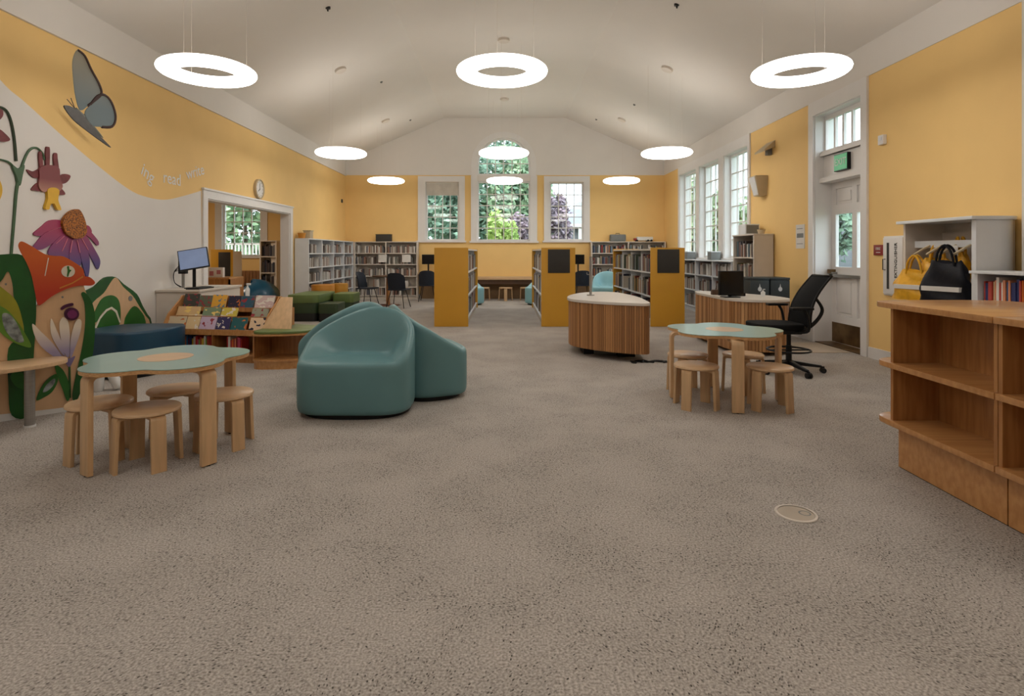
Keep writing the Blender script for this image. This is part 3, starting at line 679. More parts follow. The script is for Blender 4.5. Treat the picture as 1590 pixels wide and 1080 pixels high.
# mustard-ended shelf rows -------------------------------------------
def gondola(x, label, sign, rowlabel, faces):
    y0, y1, hw, H = 10.34, 13.95, .31, 1.44
    t = thing('book_stack_unit', label, 'bookcase', (x, y0, 0))
    L = y1-y0
    part('end_panel', MB().box(-hw, hw, 0, .035, 0, H), PANEL, t, 'mustard yellow end panel', bevel=.004)
    part('end_panel', MB().box(-hw, hw, L-.035, L, 0, H), PANEL, t, bevel=.004)
    part('top', MB().box(-hw+.01, hw-.01, .035, L-.035, H-.05, H-.02), SHELFW, t)
    part('centre_panel', MB().box(-.012, .012, .035, L-.035, .08, H-.05), SHELFW, t)
    part('base', MB().box(-hw+.03, hw-.03, .035, L-.035, 0, .1), SHELFW, t)
    for z in (.13, .55, .99):
        for s_ in (-1, 1): part('shelf', MB().box(min(0, s_*(hw-.015)), max(0, s_*(hw-.015)), .035, L-.035, z-.025, z), SHELFC, t)
    for k_ in range(1, 4):
        for s_ in (-1, 1): part('upright', MB().box(min(0, s_*(hw-.04)), max(0, s_*(hw-.04)), L*k_/4-.008, L*k_/4+.008, .1, H-.05), SHELFC, t)
    if sign:
        g = tag(MB().box(x-hw+.12, x+hw-.10, y0-.018, y0, .98, 1.41).build('sign_board', GREYB, None, bevel=.004), sign, 'sign')
    for face, mode in faces:
        for z, nm in ((.13, 'lowest'), (.55, 'middle'), (.99, 'top')):
            for k_ in range(4):
                a, e = L*k_/4+.03, L*(k_+1)/4-.02
                if face > 0: org, rz, x0_, x1_ = (x+hw-.02, y0, 0), PI/2, a, e
                else: org, rz, x0_, x1_ = (x-hw+.02, y1, 0), -PI/2, L-e, L-a
                md = mode if (z > .2 and k_ < 2) else 'row'
                side = 'right' if face > 0 else 'left'
                book_row(org, rz, x0_, x1_, z, ('book, %s shelf, %s side of the %s' if md == 'each' else 'row of books on the %s shelf, %s side of the %s') % (nm, side, rowlabel), 'books on the %s shelf of the %s, %s side' % (nm, rowlabel, side), md, PAL, .34, .24, t0=.03, t1=.055, dep=.24, yoff=.02, gaps=.03)
gondola(2.97, 'shelf unit with a mustard end panel standing between the two curved desks', 'dark grey board with a seam on the rightmost mustard end panel', 'right-hand mustard stack', [(-1, 'each'), (1, 'row')])
gondola(-.98, 'shelf unit with a plain mustard end panel, leftmost of three', None, 'left-hand mustard stack', [(1, 'row'), (-1, 'row')])
gondola(.975, 'shelf unit with a mustard end panel behind the central curved desk', 'plain dark grey board on the middle mustard end panel', 'middle mustard stack', [(-1, 'row'), (1, 'row')])

# back counter with stools -------------------------------------------
t = thing('study_counter', 'long wooden counter running below the three back windows', 'counter', (-.03, 16.3, 0))
part('worktop', MB().box(-2.45, -1.5, -.15, .37, .73, .765).box(1.5, 2.45, -.15, .37, .73, .765), WOODH, t)
part('low_worktop', MB().box(-1.5, 1.5, -.15, .37, .575, .65), WOODH, t, bevel=.004)
part('apron', MB().box(-1.5, 1.5, -.10, -.08, .45, .575), DARKBR, t)
part('modesty_panel', MB().box(-2.45, 2.45, .34, .36, .0, .6), mat('mid_brown_panel', (150, 118, 84), .6), t)
for x in (-1.5, 1.5): part('gable_end', MB().box(x-.02, x+.02, -.12, .36, 0, .73), DARKBR, t)
def stool(label, x, y, rz, group, seat_z=.37, first=[None], r=.19):
    if first[0] is None:
        t = thing('round_stool', label, 'stool', (x, y, 0), rz, group)
        part('seat', MB().lathe([(0, .345), (r-.008, .345), (r, .351), (r, .364), (r-.006, .37), (0, .37)], 40), [WOODH], t, smooth=True)
        w_ = .085; ri = r-.004
        pr = [((.09, .345), (.09, .322))]
        pr.append(((ri-.03, .345), (ri-.035, .322)))
        for q in range(1, 7):
            a = PI/2*q/6; c = (ri-.03, .315); pr.append(((c[0]+.03*math.sin(a), c[1]+.03*math.cos(a)), (c[0]-.005+.0115*math.sin(a), c[1]-.002+.009*math.cos(a))))
        pr.append(((ri+.012, 0), (ri-.010, 0)))
        for q in range(4):
            l = part('leg', MB().sweep(pr, w_), WOOD, t, bevel=.002); l.rotation_euler = (0, 0, PI/4+q*PI/2)
        first[0] = t; return t
    return copy_tree(first[0], label, (x, y, 0), rz)
for x, nm in ((-.62, 'left'), (.02, 'middle'), (.62, 'right')): 
    s_ = stool('pale wooden stool under the low back counter, %s of three' % nm, x, 16.0, PI/4, 'wooden stools')

# ------------------------------------------------------------------ flower-topped tables and their stools
def flower(rc, rl, ph, n=180):
    out = []
    for i in range(n):
        a = 2*PI*i/n; best = 0
        for q in range(5):
            b = a-(ph+q*2*PI/5); d = rc*math.cos(b); disc = d*d-rc*rc+rl*rl
            if disc > 0: best = max(best, d+math.sqrt(disc))
        out.append(best)
    sm = [sum(out[(i+j) % n] for j in range(-3, 4))/7 for i in range(n)]
    return [(sm[i]*math.cos(2*PI*i/n), sm[i]*math.sin(2*PI*i/n)) for i in range(n)]
def flower_table(label, x, y, ph, legph):
    t = thing('flower_table', label, 'table', (x, y, 0), 0, 'flower-shaped tables')
    pts = flower(.275, .245, ph); H = .645
    part('tabletop', MB().prism([(a*.995, b*.995) for a, b in pts], H-.028, H-.004), EDGE, t, 'plywood-edged flower outline', smooth=True)
    part('table_surface', MB().prism(pts, H-.004, H), TEALTOP, t, 'pale teal surface', smooth=True)
    part('centre_disc', MB().cyl(0, 0, H, H+.0012, .165, 48), WOODH, t, 'round pale wood disc')
    pr = [((.16, H-.028), (.16, H-.056)), ((.43, H-.028), (.425, H-.056))]
    for q in range(1, 8):
        a = PI/2*q/7; c = (.43, H-.028-.055); pr.append(((c[0]+.055*math.sin(a), c[1]+.055*math.cos(a)), (c[0]-.002+.027*math.sin(a), c[1]+.027*math.cos(a))))
    pr.append(((.487, .008), (.457, .008)))
    for q in range(4):
        l = part('leg', MB().sweep(pr, .098), WOOD, t, bevel=.002); l.rotation_euler = (0, 0, legph+q*PI/2)
        part('foot_glide', MB().cyl(.472, 0, 0, .009, .013, 12), BLACK, l)
    part('underframe_disc', MB().cyl(0, 0, H-.05, H-.028, .17, 32), EDGE, t)
    return t
R = math.radians
flower_table('pale teal flower-shaped table at left, in front of the painted panel', -2.29, 3.83, R(32), R(60))
flower_table('pale teal flower-shaped table at right, beside the black office chair', 2.02, 5.22, R(0), R(-8))
for x, y, rz, lab in ((-2.27, 3.60, .10, 'round wooden stool in front under the left flower table'),
                      (-2.68, 3.75, .35, 'round wooden stool at the outer left of the left flower table'),
                      (-2.38, 4.11, .6, 'round wooden stool behind the left flower table'),
                      (-1.97, 3.98, .15, 'round wooden stool at the right of the left flower table, seat catching white glare'),
                      (1.78, 5.52, .2, 'round wooden stool behind at the left of the right flower table'),
                      (1.68, 4.98, .02, 'round wooden stool in front at the left of the right flower table'),
                      (2.32, 5.52, .5, 'round wooden stool behind at the right of the right flower table'),
                      (2.30, 4.92, -.25, 'round wooden stool in front at the right of the right flower table')):
    stool(lab, x, y, rz, 'wooden stools')

# ------------------------------------------------------------------ teal tub chairs
def tub_chair(label, x, y, back, w_=.90, d_=.86, m=TEAL, name='tub_chair', group='teal tub chairs', pk=0, wr=R(124), wl=R(124)):
    """back = heading of the backrest (radians, world)"""
    t = thing(name, label, 'armchair', (x, y, 0), back, group)
    n = 96; vs = []; SEAT = .455; rows = None
    for i in range(n):
        a = 2*PI*i/n; ca, sa = math.cos(a), math.sin(a)
        p = 3.6 if ca < 0 else 2.4; r = 1/((abs(ca)/(d_/2))**p+(abs(sa)/(w_/2))**p)**(1/p)
        ph = abs((a-pk+PI) % (2*PI)-PI)           # 0 at the peak of the back
        sg = (a-pk+PI) % (2*PI)-PI; q = math.cos(min(1, ph/(wr if sg < 0 else wl))*PI/2)**1.1; h = SEAT+.40*q
        e = h-SEAT; u = min(1, e/.10)
        prof = [(.030, .035), (.012, .045), (.003, .075), (0, .12), (0, .28), (0, h-.07), (.004, h-.035), (.014, h-.014), (.030, h-.003), (.046, h-.000),
                (.060+.0*u, h-.004-.006*u), (.072+.005*u, h-.001-.03*u), (.085+.04*u, SEAT+e*.6+.001), (.10+.065*u, SEAT+e*.28+.002), (.11+.085*u, SEAT+.02*u+.002), (.13+.10*u, SEAT+.003)]
        for ins, z in prof: vs.append(((r-ins)*ca, (r-ins)*sa, z))
        k_ = len(prof)
        for fr, dz in ((.72, .004), (.45, .008), (.2, .01)): vs.append(((r-.13-.10*u)*fr*ca, (r-.13-.10*u)*fr*sa, SEAT+dz))
    k_ += 3; vs.append((0, 0, SEAT+.011)); fs = []
    for i in range(n):
        j = (i+1) % n
        for q in range(k_-1): fs.append((i*k_+q, j*k_+q, j*k_+q+1, i*k_+q+1))
        fs.append((i*k_+k_-1, j*k_+k_-1, n*k_))
    o = part('upholstered_shell', MB().add(vs, fs), m, t); o.data.polygons.foreach_set('use_smooth', [True]*len(o.data.polygons))
    ring = []
    for i in range(64):
        a = 2*PI*i/64; ca, sa = math.cos(a), math.sin(a); r = 1/((abs(ca)/(d_/2))**p+(abs(sa)/(w_/2))**p)**(1/p)-.035; ring.append((r*ca, r*sa))
    part('plinth', MB().prism(ring, 0, .05), BLACK, t)
    return t
tub_chair('teal tub chair nearest the camera, its seat facing forward', -1.265, 4.90, R(90), .96, .72, pk=R(-18), wr=R(108), wl=R(130))
tub_chair('teal tub chair facing right, back to back with the nearest one', -.78, 5.55, R(203), .90, .70)
tub_chair('teal tub chair hidden behind the nearest one, facing left and away', -1.66, 5.90, R(-35), .86, .70)

# ------------------------------------------------------------------ curved slatted desks
def slat_desk(name, label, outline, z0, z1, pitch, mats, legs, toplabel, slats_on=None, topover=.03):
    t = thing(name, label, 'desk', (0, 0, 0))
    cx = sum(p[0] for p in outline)/len(outline); cy = sum(p[1] for p in outline)/len(outline)
    t.location = (cx, cy, 0); pts = [(p[0]-cx, p[1]-cy) for p in outline]
    sm = spline(pts, 8)
    def offs(k_): return [(x*(1+k_/max(.2, math.hypot(x, y))), y*(1+k_/max(.2, math.hypot(x, y)))) for x, y in sm]
    part('worktop', MB().prism(offs(topover), z1, z1+.035), LAMWH, t, toplabel, bevel=.004)
    part('carcass', MB().prism(offs(-.02), z0+.01, z1), mats[1], t)
    # slats: equal steps along the outline
    per = []; tot = 0
    for i in range(len(sm)):
        a, b = sm[i], sm[(i+1) % len(sm)]; per.append((tot, a, b)); tot += math.dist(a, b)
    nn = int(tot/pitch); first = None
    proto = MB().box(-pitch*.45, pitch*.45, -.012, .007, z0, z1)
    for q in range(nn):
        s_ = tot*q/nn
        for (t0_, a, b) in per:
            l = math.dist(a, b)
            if t0_ <= s_ <= t0_+l and l > 0:
                f = (s_-t0_)/l; x, y = a[0]+(b[0]-a[0])*f, a[1]+(b[1]-a[1])*f; ang = math.atan2(b[1]-a[1], b[0]-a[0]); break
        if first is None: o = first = part('slat', proto, mats[0], t)
        else: o = dup(first, t)
        o.location = (x, y, 0); o.rotation_euler = (0, 0, ang)
    for lx, ly, lw in legs: part('foot_block', MB().box(lx-cx-lw/2, lx-cx+lw/2, ly-cy-.2, ly-cy+.2, 0, z0+.02), BLACK if lw < .3 else GREYM, t)
    return t
D1 = [(.90, 7.60), (1.15, 7.22), (1.50, 6.98), (1.74, 6.93), (1.80, 7.3), (1.82, 8.0), (1.74, 8.7), (1.52, 8.92), (1.2, 8.7), (.95, 8.15)]
slat_desk('curved_desk', 'central curved desk clad in brown vertical slats, raised off the carpet', D1, .11, .70, .03, [SLATA, SLAT], ((1.17, 7.75, .24), (1.36, 7.7, .35), (1.58, 7.55, .22)), 'off-white laminate worktop with a soft point')
D2 = [(3.04, 7.62), (3.30, 7.42), (3.58, 7.42), (3.80, 7.62), (3.80, 8.05), (3.62, 8.45), (3.4, 8.95), (3.1, 9.05), (3.0, 8.8), (3.01, 8.2)]
slat_desk('curved_desk', 'curved slatted desk at right carrying a black monitor', D2, .05, .70, .042, [SLATB, SLAT], ((3.4, 8.0, .5),), 'off-white laminate worktop with a rounded end')
t = thing('power_post', 'slim grey metal post clamped on the central curved desk', 'post', (at(917, 0, 8.15).x, 8.15, .735))
part('base_plate', MB().cyl(0, 0, 0, .012, .055, 20), STEEL, t); part('post', MB().box(-.016, .016, -.016, .016, .01, .56), STEEL, t); part('hook', MB().tube([(-.01, 0, .30), (-.05, 0, .30), (-.055, 0, .33)], .006, 6), STEEL, t); part('hook', MB().tube([(.01, 0, .48), (.04, 0, .48), (.045, 0, .51)], .006, 6), STEEL, t)
cb_ = MB(); random.seed(3)
for q in range(7):
    p = [(1.55+.05*q, 6.99+.03*random.random(), .012)]
    for k_ in range(5): p.append((p[-1][0]+random.uniform(-.05, .07), p[-1][1]+random.uniform(-.06, .04), .012))
    cb_.tube(spline(p, 5, False), .009, 6)
tag(cb_.build('power_cables', BLACK), 'tangle of black cables on the carpet below the central curved desk', 'cables')
# monitor and small things on the right desk
def monitor(label, x, y, z, rz, w_=.36, h=.30, m=BLACK, gap=.09, scr=None, tilt=0):
    t = thing('computer_monitor', label, 'monitor', (x, y, z), rz)
    part('stand_base', MB().box(-.11, .11, -.08, .08, 0, .012), BLACK, t, bevel=.004); part('stand_post', MB().box(-.02, .02, -.0, .025, .012, gap+.15), BLACK, t)
    s = part('display_housing', MB().box(-w_/2, w_/2, -.04, 0, -h/2, h/2), m, t, bevel=.005); s.location = (0, 0, gap+h/2); s.rotation_euler = (tilt, tilt*.7, 0)
    part('screen', MB().box(-w_/2+.012, w_/2-.012, -.042, -.04, -h/2+.015, h/2-.012), scr or mat('dark_screen', (14, 15, 17), .15), s)
    return t
monitor('black computer monitor standing on the right curved desk', 3.10, 7.80, .735, .12, .355, .335, gap=.03)
t = thing('desk_phone', 'black desk telephone beside the monitor on the right curved desk', 'telephone', (3.30, 8.1, .735)); part('body', MB().box(-.1, .1, -.1, .1, 0, .05), BLACK, t, bevel=.01); part('handset', MB().box(-.09, -.04, -.1, .1, .05, .085), BLACK, t, bevel=.01)
t = thing('pen_pot', 'brown pen pot left of the monitor on the right curved desk', 'pot', (3.0+.07, 8.28, .735)); part('pot', MB().box(-.05, .05, -.04, .04, 0, .075), DARKBR, t, bevel=.004); part('pen', MB().tube([(0, 0, .05), (.02, 0, .13)], .004, 6), BLACK, t)
t = thing('tape_dispenser', 'white and black label roll left of the monitor on the right curved desk', 'dispenser', (3.08, 8.0, .735)); part('body', MB().cyl(0, 0, -.03, .03, .045, 20, M=Matrix.Translation((0, 0, .045)) @ Matrix.Rotation(PI/2, 4, 'X')), WHITE, t); part('hub', MB().cyl(0, 0, .03, .034, .02, 14, M=Matrix.Translation((0, 0, .045)) @ Matrix.Rotation(PI/2, 4, 'X')), BLACK, t)
t = thing('hand_gel_bottle', 'small white pump bottle at the rounded end of the right desk', 'bottle', (3.62, 7.95, .735)); part('bottle', MB().lathe([(0, 0), (.028, 0), (.03, .06), (.012, .075), (.012, .085), (0, .085)], 14), WHITE, t, smooth=True); part('pump', MB().tube([(0, 0, .08), (0, 0, .10), (.03, 0, .10)], .005, 6), WHITE, t)

# office chair --------------------------------------------------------
t = thing('office_chair', 'black mesh-backed drafting chair with a foot ring behind the right flower table', 'chair', (3.22, 6.43, 0), 0)
part('gas_column', MB().cyl(0, 0, .10, .30, .032, 16).cyl(0, 0, .3, .44, .024, 16), BLACK, t)
st = MB().cyl(0, 0, .07, .13, .05, 16)
hub = part('star_base', MB().cyl(0, 0, .07, .13, .05, 16), BLACK, t)
arm0 = MB().add([(.03,-.028,.085),(.03,.028,.085),(.34,.018,.06),(.34,-.018,.06),(.03,-.028,.13),(.03,.028,.13),(.34,.018,.085),(.34,-.018,.085)], [(0,3,2,1),(4,5,6,7),(0,1,5,4),(1,2,6,5),(2,3,7,6),(3,0,4,7)])
for q in range(5):
    a = R(-12)-q*2*PI/5; l = part('star_leg', arm0, BLACK, t, bevel=.004); l.rotation_euler = (0, 0, a)
    c = part('caster', MB().cyl(0, 0, -.028, -.006, .03, 16, M=Matrix.Translation((.355, 0, .03)) @ Matrix.Rotation(PI/2, 4, 'X')).cyl(0, 0, .006, .028, .03, 16, M=Matrix.Translation((.355, 0, .03)) @ Matrix.Rotation(PI/2, 4, 'X')).box(.33, .37, -.006, .006, .03, .075), BLACK, l)
part('foot_ring', MB().tube([(.225*math.cos(2*PI*i/40), .225*math.sin(2*PI*i/40), .25) for i in range(40)], .011, 8, closed=True).box(-.225, .225, -.01, .01, .24, .255), BLACK, t, smooth=True)
sp = spline([(-.40, -.2), (-.43, 0), (-.40, .2), (-.2, .25), (.06, .22), (.10, 0), (.06, -.22), (-.2, -.25)], 6)
part('seat', MB().prism(sp, .495, .56), BLACKM, t, bevel=.02, seg=3)
part('tilt_mechanism', MB().box(-.14, .12, -.07, .07, .43, .497), BLACK, t, bevel=.01)
# backrest: a curved, leaning mesh sheet with a frame
bk = MB(); vs = []; fs = []; nu, nv = 12, 16
def backp(u, v):
    y = (u-.5)*(.46-.08*v); z = .53+.56*v
    x = .10+.16*v+.10*v*v-.05*math.sin(v*PI)*1.0-.10*(2*u-1)**2*-.35-.02
    return (x, y, z)
for sgn in (0, .022):
    for j in range(nv+1):
        for i in range(nu+1): p = backp(i/nu, j/nv); vs.append((p[0]+sgn, p[1], p[2]))
m_ = (nu+1)*(nv+1)
for j in range(nv):
    for i in range(nu):
        a = j*(nu+1)+i; fs.append((a, a+1, a+nu+2, a+nu+1)); fs.append((m_+a, m_+a+nu+1, m_+a+nu+2, m_+a+1))
edge = [i for i in range(nu+1)]+[j*(nu+1)+nu for j in range(1, nv+1)]+[nv*(nu+1)+i for i in range(nu-1, -1, -1)]+[j*(nu+1) for j in range(nv-1, 0, -1)]
for i in range(len(edge)): a, b = edge[i], edge[(i+1) % len(edge)]; fs.append((a, m_+a, m_+b, b))
part('backrest', bk.add(vs, fs), BLACKM, t, smooth=True)
part('back_frame', MB().tube([backp(edge_u, edge_v) for edge_u, edge_v in [(0, v/10) for v in range(11)]+[(u/6, 1) for u in range(1, 7)]+[(1, 1-v/10) for v in range(1, 11)]], .012, 6), BLACK, t, smooth=True)
part('back_bracket', MB().tube(spline([(.0, 0, .46), (.16, 0, .47), (.30, 0, .56), (.38, 0, .70), (.30, 0, .84)], 6, False), lambda s_: .028-.012*s_, 8), BLACK, t, smooth=True)
part('lumbar_pad', MB().box(.125, .165, -.17, .17, .60, .72), mat('slate_blue_fabric', (70, 92, 112), .6), t, bevel=.015)
for s_ in (-1, 1):
    part('arm_support', MB().tube(spline([(-.0, s_*.16, .47), (.08, s_*.27, .50), (.06, s_*.28, .66), (.02, s_*.28, .73)], 5, False), .016, 6), BLACK, t, smooth=True)
    part('armrest', MB().box(-.12, .12, s_*.28-.04, s_*.28+.04, .725, .755), BLACK, t, bevel=.012)

# bins behind the office chair
for x, lab in ((3.98, 'dark book-return bin with a pale drop mark, left of two'), (4.30, 'dark book-return bin with a pale drop mark, right of two by the door')):
    t = thing('return_bin', lab, 'bin', (x, 9.05, 0), 0, 'return bins')
    part('bin_body', MB().box(-.15, .15, -.2, .2, 0, .92), mat('charcoal_bin', (44, 52, 54), .5), t, bevel=.01); part('lid', MB().box(-.155, .155, -.205, .205, .92, .96), mat('charcoal_bin', (44, 52, 54)), t, bevel=.01)
    mk = MB(); slab_xz(mk, [(.03*math.sin(a_)*(1 if 1 else 1), .78+.035*math.cos(a_)+(.05 if abs(a_) < .3 else 0)) for a_ in [2*PI*i/20-PI for i in range(20)]], -.2035, -.2); part('drop_mark', mk, SHELFC, t, 'pale drop-shaped mark')

# ------------------------------------------------------------------ right wall things
def wall_box(name, label, cat, px, py, w_, h, dep, m, parent=None, z=None):
    p = on_plane(px, py, (XW,0,0), (-1,0,0)); t = thing(name, label, cat, (XW, p.y, p.z)); return t
t = wall_box('wall_sconce', 'beige wall sconce angled like an open wedge, upper of two', 'lamp', 1197, 232, 0, 0, 0, None)
part('shade', MB().add([(0,-.16,.02),(0,.16,.02),(-.2,-.2,-.06),(-.2,.2,-.06),(0,-.16,.14),(0,.16,.14),(-.2,-.2,-.03),(-.2,.2,-.03)], [(0,1,3,2),(4,6,7,5),(0,4,5,1),(2,3,7,6),(1,5,7,3),(0,2,6,4)]), SCON, t); part('bracket', MB().box(-.08, 0, -.05, .05, -.1, .06), GREYM, t)
t = wall_box('wall_speaker', 'beige wedge-shaped wall speaker, lower of two on the yellow wall', 'speaker', 1186, 289, 0, 0, 0, None)
part('cabinet', MB().add([(0,-.13,-.18),(0,.13,-.18),(-.14,-.11,-.18),(-.14,.11,-.18),(0,-.17,.18),(0,.17,.18),(-.22,-.15,.18),(-.22,.15,.18)], [(0,1,3,2),(4,6,7,5),(0,4,5,1),(2,3,7,6),(1,5,7,3),(0,2,6,4)]), SCON, t, bevel=.008); part('grille', MB().add([(-.142,-.09,-.16),(-.142,.09,-.16),(-.222,-.12,.16),(-.222,.12,.16),(-.146,-.09,-.16),(-.146,.09,-.16),(-.226,-.12,.16),(-.226,.12,.16)], [(0,1,3,2),(4,6,7,5),(0,4,5,1),(2,3,7,6),(1,5,7,3),(0,2,6,4)]), SHELFC, t)
p = on_plane(1243, 367, (XW,0,0), (-1,0,0)); t = thing('notice', 'white printed notice on the yellow wall left of the door casing', 'notice', (XW-.003, p.y, p.z))
part('sheet', MB().box(-.004, .003, -.13, .13, -.19, .19), PAPER, t); part('printed_band', MB().box(-.0048, -.004, -.10, .10, -.02, .05).box(-.0048, -.004, -.08, .10, .12, .13).box(-.0048, -.004, -.08, .10, -.12, -.11), GREYM, t)
p = on_plane(1366, 388, (XW,0,0), (-1,0,0)); t = thing('fire_sign', 'small dark red sign on the wall left of the extinguisher cabinet', 'sign', (XW, p.y, p.z))
part('sign_plate', MB().box(-.02, 0, -.09, .09, -.065, .065), mat('dark_red_sign', (140, 34, 30), .5), t, bevel=.003); text('sign_lettering', 'FIRE', .05, (-.021, 0, .015), (PI/2, 0, -PI/2), PAPER, t); part('sign_line', MB().box(-.0215, -.02, -.04, .04, -.035, -.025), PAPER, t)
p = on_plane(1373, 217, (XW,0,0), (-1,0,0)); t = thing('wall_alarm', 'small white alarm box high on the yellow wall right of the door', 'alarm', (XW, p.y, p.z)); part('housing', MB().box(-.05, 0, -.05, .05, -.06, .06), TRIM, t, bevel=.01); part('lens', MB().box(-.058, -.05, -.03, .03, -.01, .03), SHELFC, t)
t = thing('extinguisher_cabinet', 'white fire extinguisher cabinet with a dark slot and lettering, on the wall', 'cabinet', (XW, 6.80, 1.19))
part('cabinet_body', MB().box(-.035, 0, -.18, .18, -.36, .36), TRIM, t, bevel=.005); part('cabinet_door', MB().box(-.05, -.035, -.17, .17, -.34, .34), TRIM, t, bevel=.004)
part('window_slot', MB().box(-.053, -.05, .06, .10, -.28, .28), GREYB, t); part('handle', MB().tube([(-.05, .13, -.05), (-.08, .13, -.05), (-.08, .13, .08), (-.05, .13, .08)], .006, 6), GREYB, t)
lt = text('cabinet_lettering', 'FIRE EXTINGUISHER', .062, (-.052, -.06, 0), (0, 0, 0), GREYB, t)
lt.rotation_euler = (Matrix.Rotation(-PI/2, 3, 'Z') @ Matrix.Rotation(PI/2, 3, 'X') @ Matrix.Rotation(PI/2, 3, 'Z')).to_euler()

# white bag cubby with a rounded end, low white bookcase in front of it
t = thing('bag_cubby', 'tall white cubby with a rounded end and hooks, full of bags', 'cabinet', (0, 0, 0))
fx, y0, y1, H = 4.24, 5.10, 6.03, 1.68
part('side_panel', MB().box(fx, XW-.02, y1-.03, y1, 0, H-.03), SHELFW, t)
endp = [(fx, y0+.05), (fx, y0), (fx+.02, y0)]+[(XW-.20+.16*math.sin(a_*PI/16), y0-.0+.16-.16*math.cos(a_*PI/16)) for a_ in range(0, 9)]+[(XW-.04, y0+.2), (fx+.02, y0+.05)]
part('rounded_end_panel', MB().prism(endp, 0, H-.03), SHELFC, t, 'cool white rounded end', smooth=True)
tp = [(fx-.06, y1+.03), (fx-.06, y0-.03), (XW-.20, y0-.03)]+[(XW-.20+.19*math.sin(a_*PI/16), y0+.16-.19*math.cos(a_*PI/16)) for a_ in range(1, 9)]+[(XW-.01, y1+.03)]
part('top', MB().prism(tp, H-.03, H), SHELFC, t, bevel=.004)
part('back_panel', MB().box(XW-.04, XW-.02, y0+.1, y1, 0, H-.03), SHELFW, t); part('hook_rail', MB().box(XW-.07, XW-.04, y0+.1, y1-.03, 1.46, 1.56), SHELFW, t); part('hook_rail', MB().box(fx+.1, fx+.13, y0+.06, y1-.03, 1.40, 1.47), SHELFC, t)
part('shelf', MB().box(fx+.02, XW-.04, y0+.06, y1-.03, .30, .33), SHELFW, t)
for q in range(4):
    yy = y0+.18+.17*q; part('coat_hook', MB().tube([(fx+.10, yy, 1.42), (fx+.04, yy, 1.39), (fx+.0, yy+.08, 1.33)], .012, 6), SCON, t)
part('label_tag', MB().box(fx+.06, fx+.062, y0+.28, y0+.38, 1.32, 1.42), PAPER, t)
def bag(label, x, y, z, rz, w_, h, th, m, stripe, group=None, tag_word=None):
    t = thing('tote_bag', label, 'bag', (x, y, z), rz, group); rnd = random.Random(hash((round(x, 2), round(y, 2))) % 99991)
    n, k_ = 28, 12; vs = []; ph = [rnd.uniform(0, 6) for _ in range(6)]
    for j in range(k_+1):
        v = j/k_; ww = w_/2*(1-.42*v**2.2); tt = th/2*(1-.85*v**1.5)+.01
        for i in range(n):
            a = 2*PI*i/n; ca, sa = math.cos(a), math.sin(a); wr_ = 1+.10*math.sin(5*a+ph[0]+4*v)*math.sin(v*7+ph[1])
            vs.append((ww*math.copysign(abs(ca)**.7, ca)*wr_, tt*math.copysign(abs(sa)**.8, sa)*wr_+.012*math.sin(9*v+ph[2]+3*ca), h*v+.02*math.sin(3*a+ph[3])*v))
    fs = [(j*n+i, j*n+(i+1)%n, (j+1)*n+(i+1)%n, (j+1)*n+i) for j in range(k_) for i in range(n)]+[tuple(range(n))[::-1], tuple(k_*n+i for i in range(n))]
    part('bag_body', MB().add(vs, fs), m, t, smooth=True)
    for s_ in (-1, 1): part('handle', MB().tube(spline([(-w_*.18, s_*.02, h-.03), (-w_*.12, s_*.025, h+.10), (0, s_*.02, h+.16), (w_*.12, s_*.025, h+.10), (w_*.18, s_*.02, h-.03)], 5, False), .012, 6), m, t, smooth=True)
    if stripe: part('printed_band', MB().box(-w_*.36, w_*.36, -th/2-.012, -th/2+.03, h*stripe-.022, h*stripe+.022), PAPER, t, 'white printed band')
    if tag_word: text('band_lettering', 'LIBRARY', .035, (0, -th/2-.013, h*stripe), (PI/2, 0, 0), GREYB, t)
    return t
bag('navy bag with a white printed band hanging at the front of the cubby', 4.22, 5.42, .86, R(-72), .48, .40, .16, NBAG, .36)
bag('yellow bag with a pale band hanging lowest at the left of the cubby', 4.26, 5.88, .86, R(-76), .50, .30, .14, YBAG, .45, 'yellow tote bags')
bag('yellow bag bunched in the middle of the cubby', 4.38, 5.74, 1.0, R(-50), .34, .28, .16, YBAG, None, 'yellow tote bags')
bag('yellow bag bunched behind the navy bag', 4.46, 5.55, 1.10, R(-110), .32, .24, .14, YBAG, None, 'yellow tote bags')
bag('yellow bag glimpsed at the right edge of the cubby', 4.52, 5.30, 1.10, R(-90), .26, .24, .1, YBAG, None, 'yellow tote bags')
t = bookcase('low_bookcase', 'low white bookcase filled with picture books behind the oak shelves', 'bookcase', (4.17, 5.03, 0), -PI/2, 1.9, .36, 1.19, [.12, .50, .86], SHELFC, 2, topover=.03)
for b in range(2):
    for z, nm in ((.86, 'top'), (.50, 'middle')):
        book_row((4.17, 5.03, 0), -PI/2, b*.95+.04, b*.95+.92, z, 'book, %s shelf of the low white bookcase' % nm, 'picture books on the %s shelf of the low white bookcase' % nm, 'each' if z > .8 else 'row', PALK, .28, .22, t0=.012, t1=.035, dep=.2, gaps=.02)

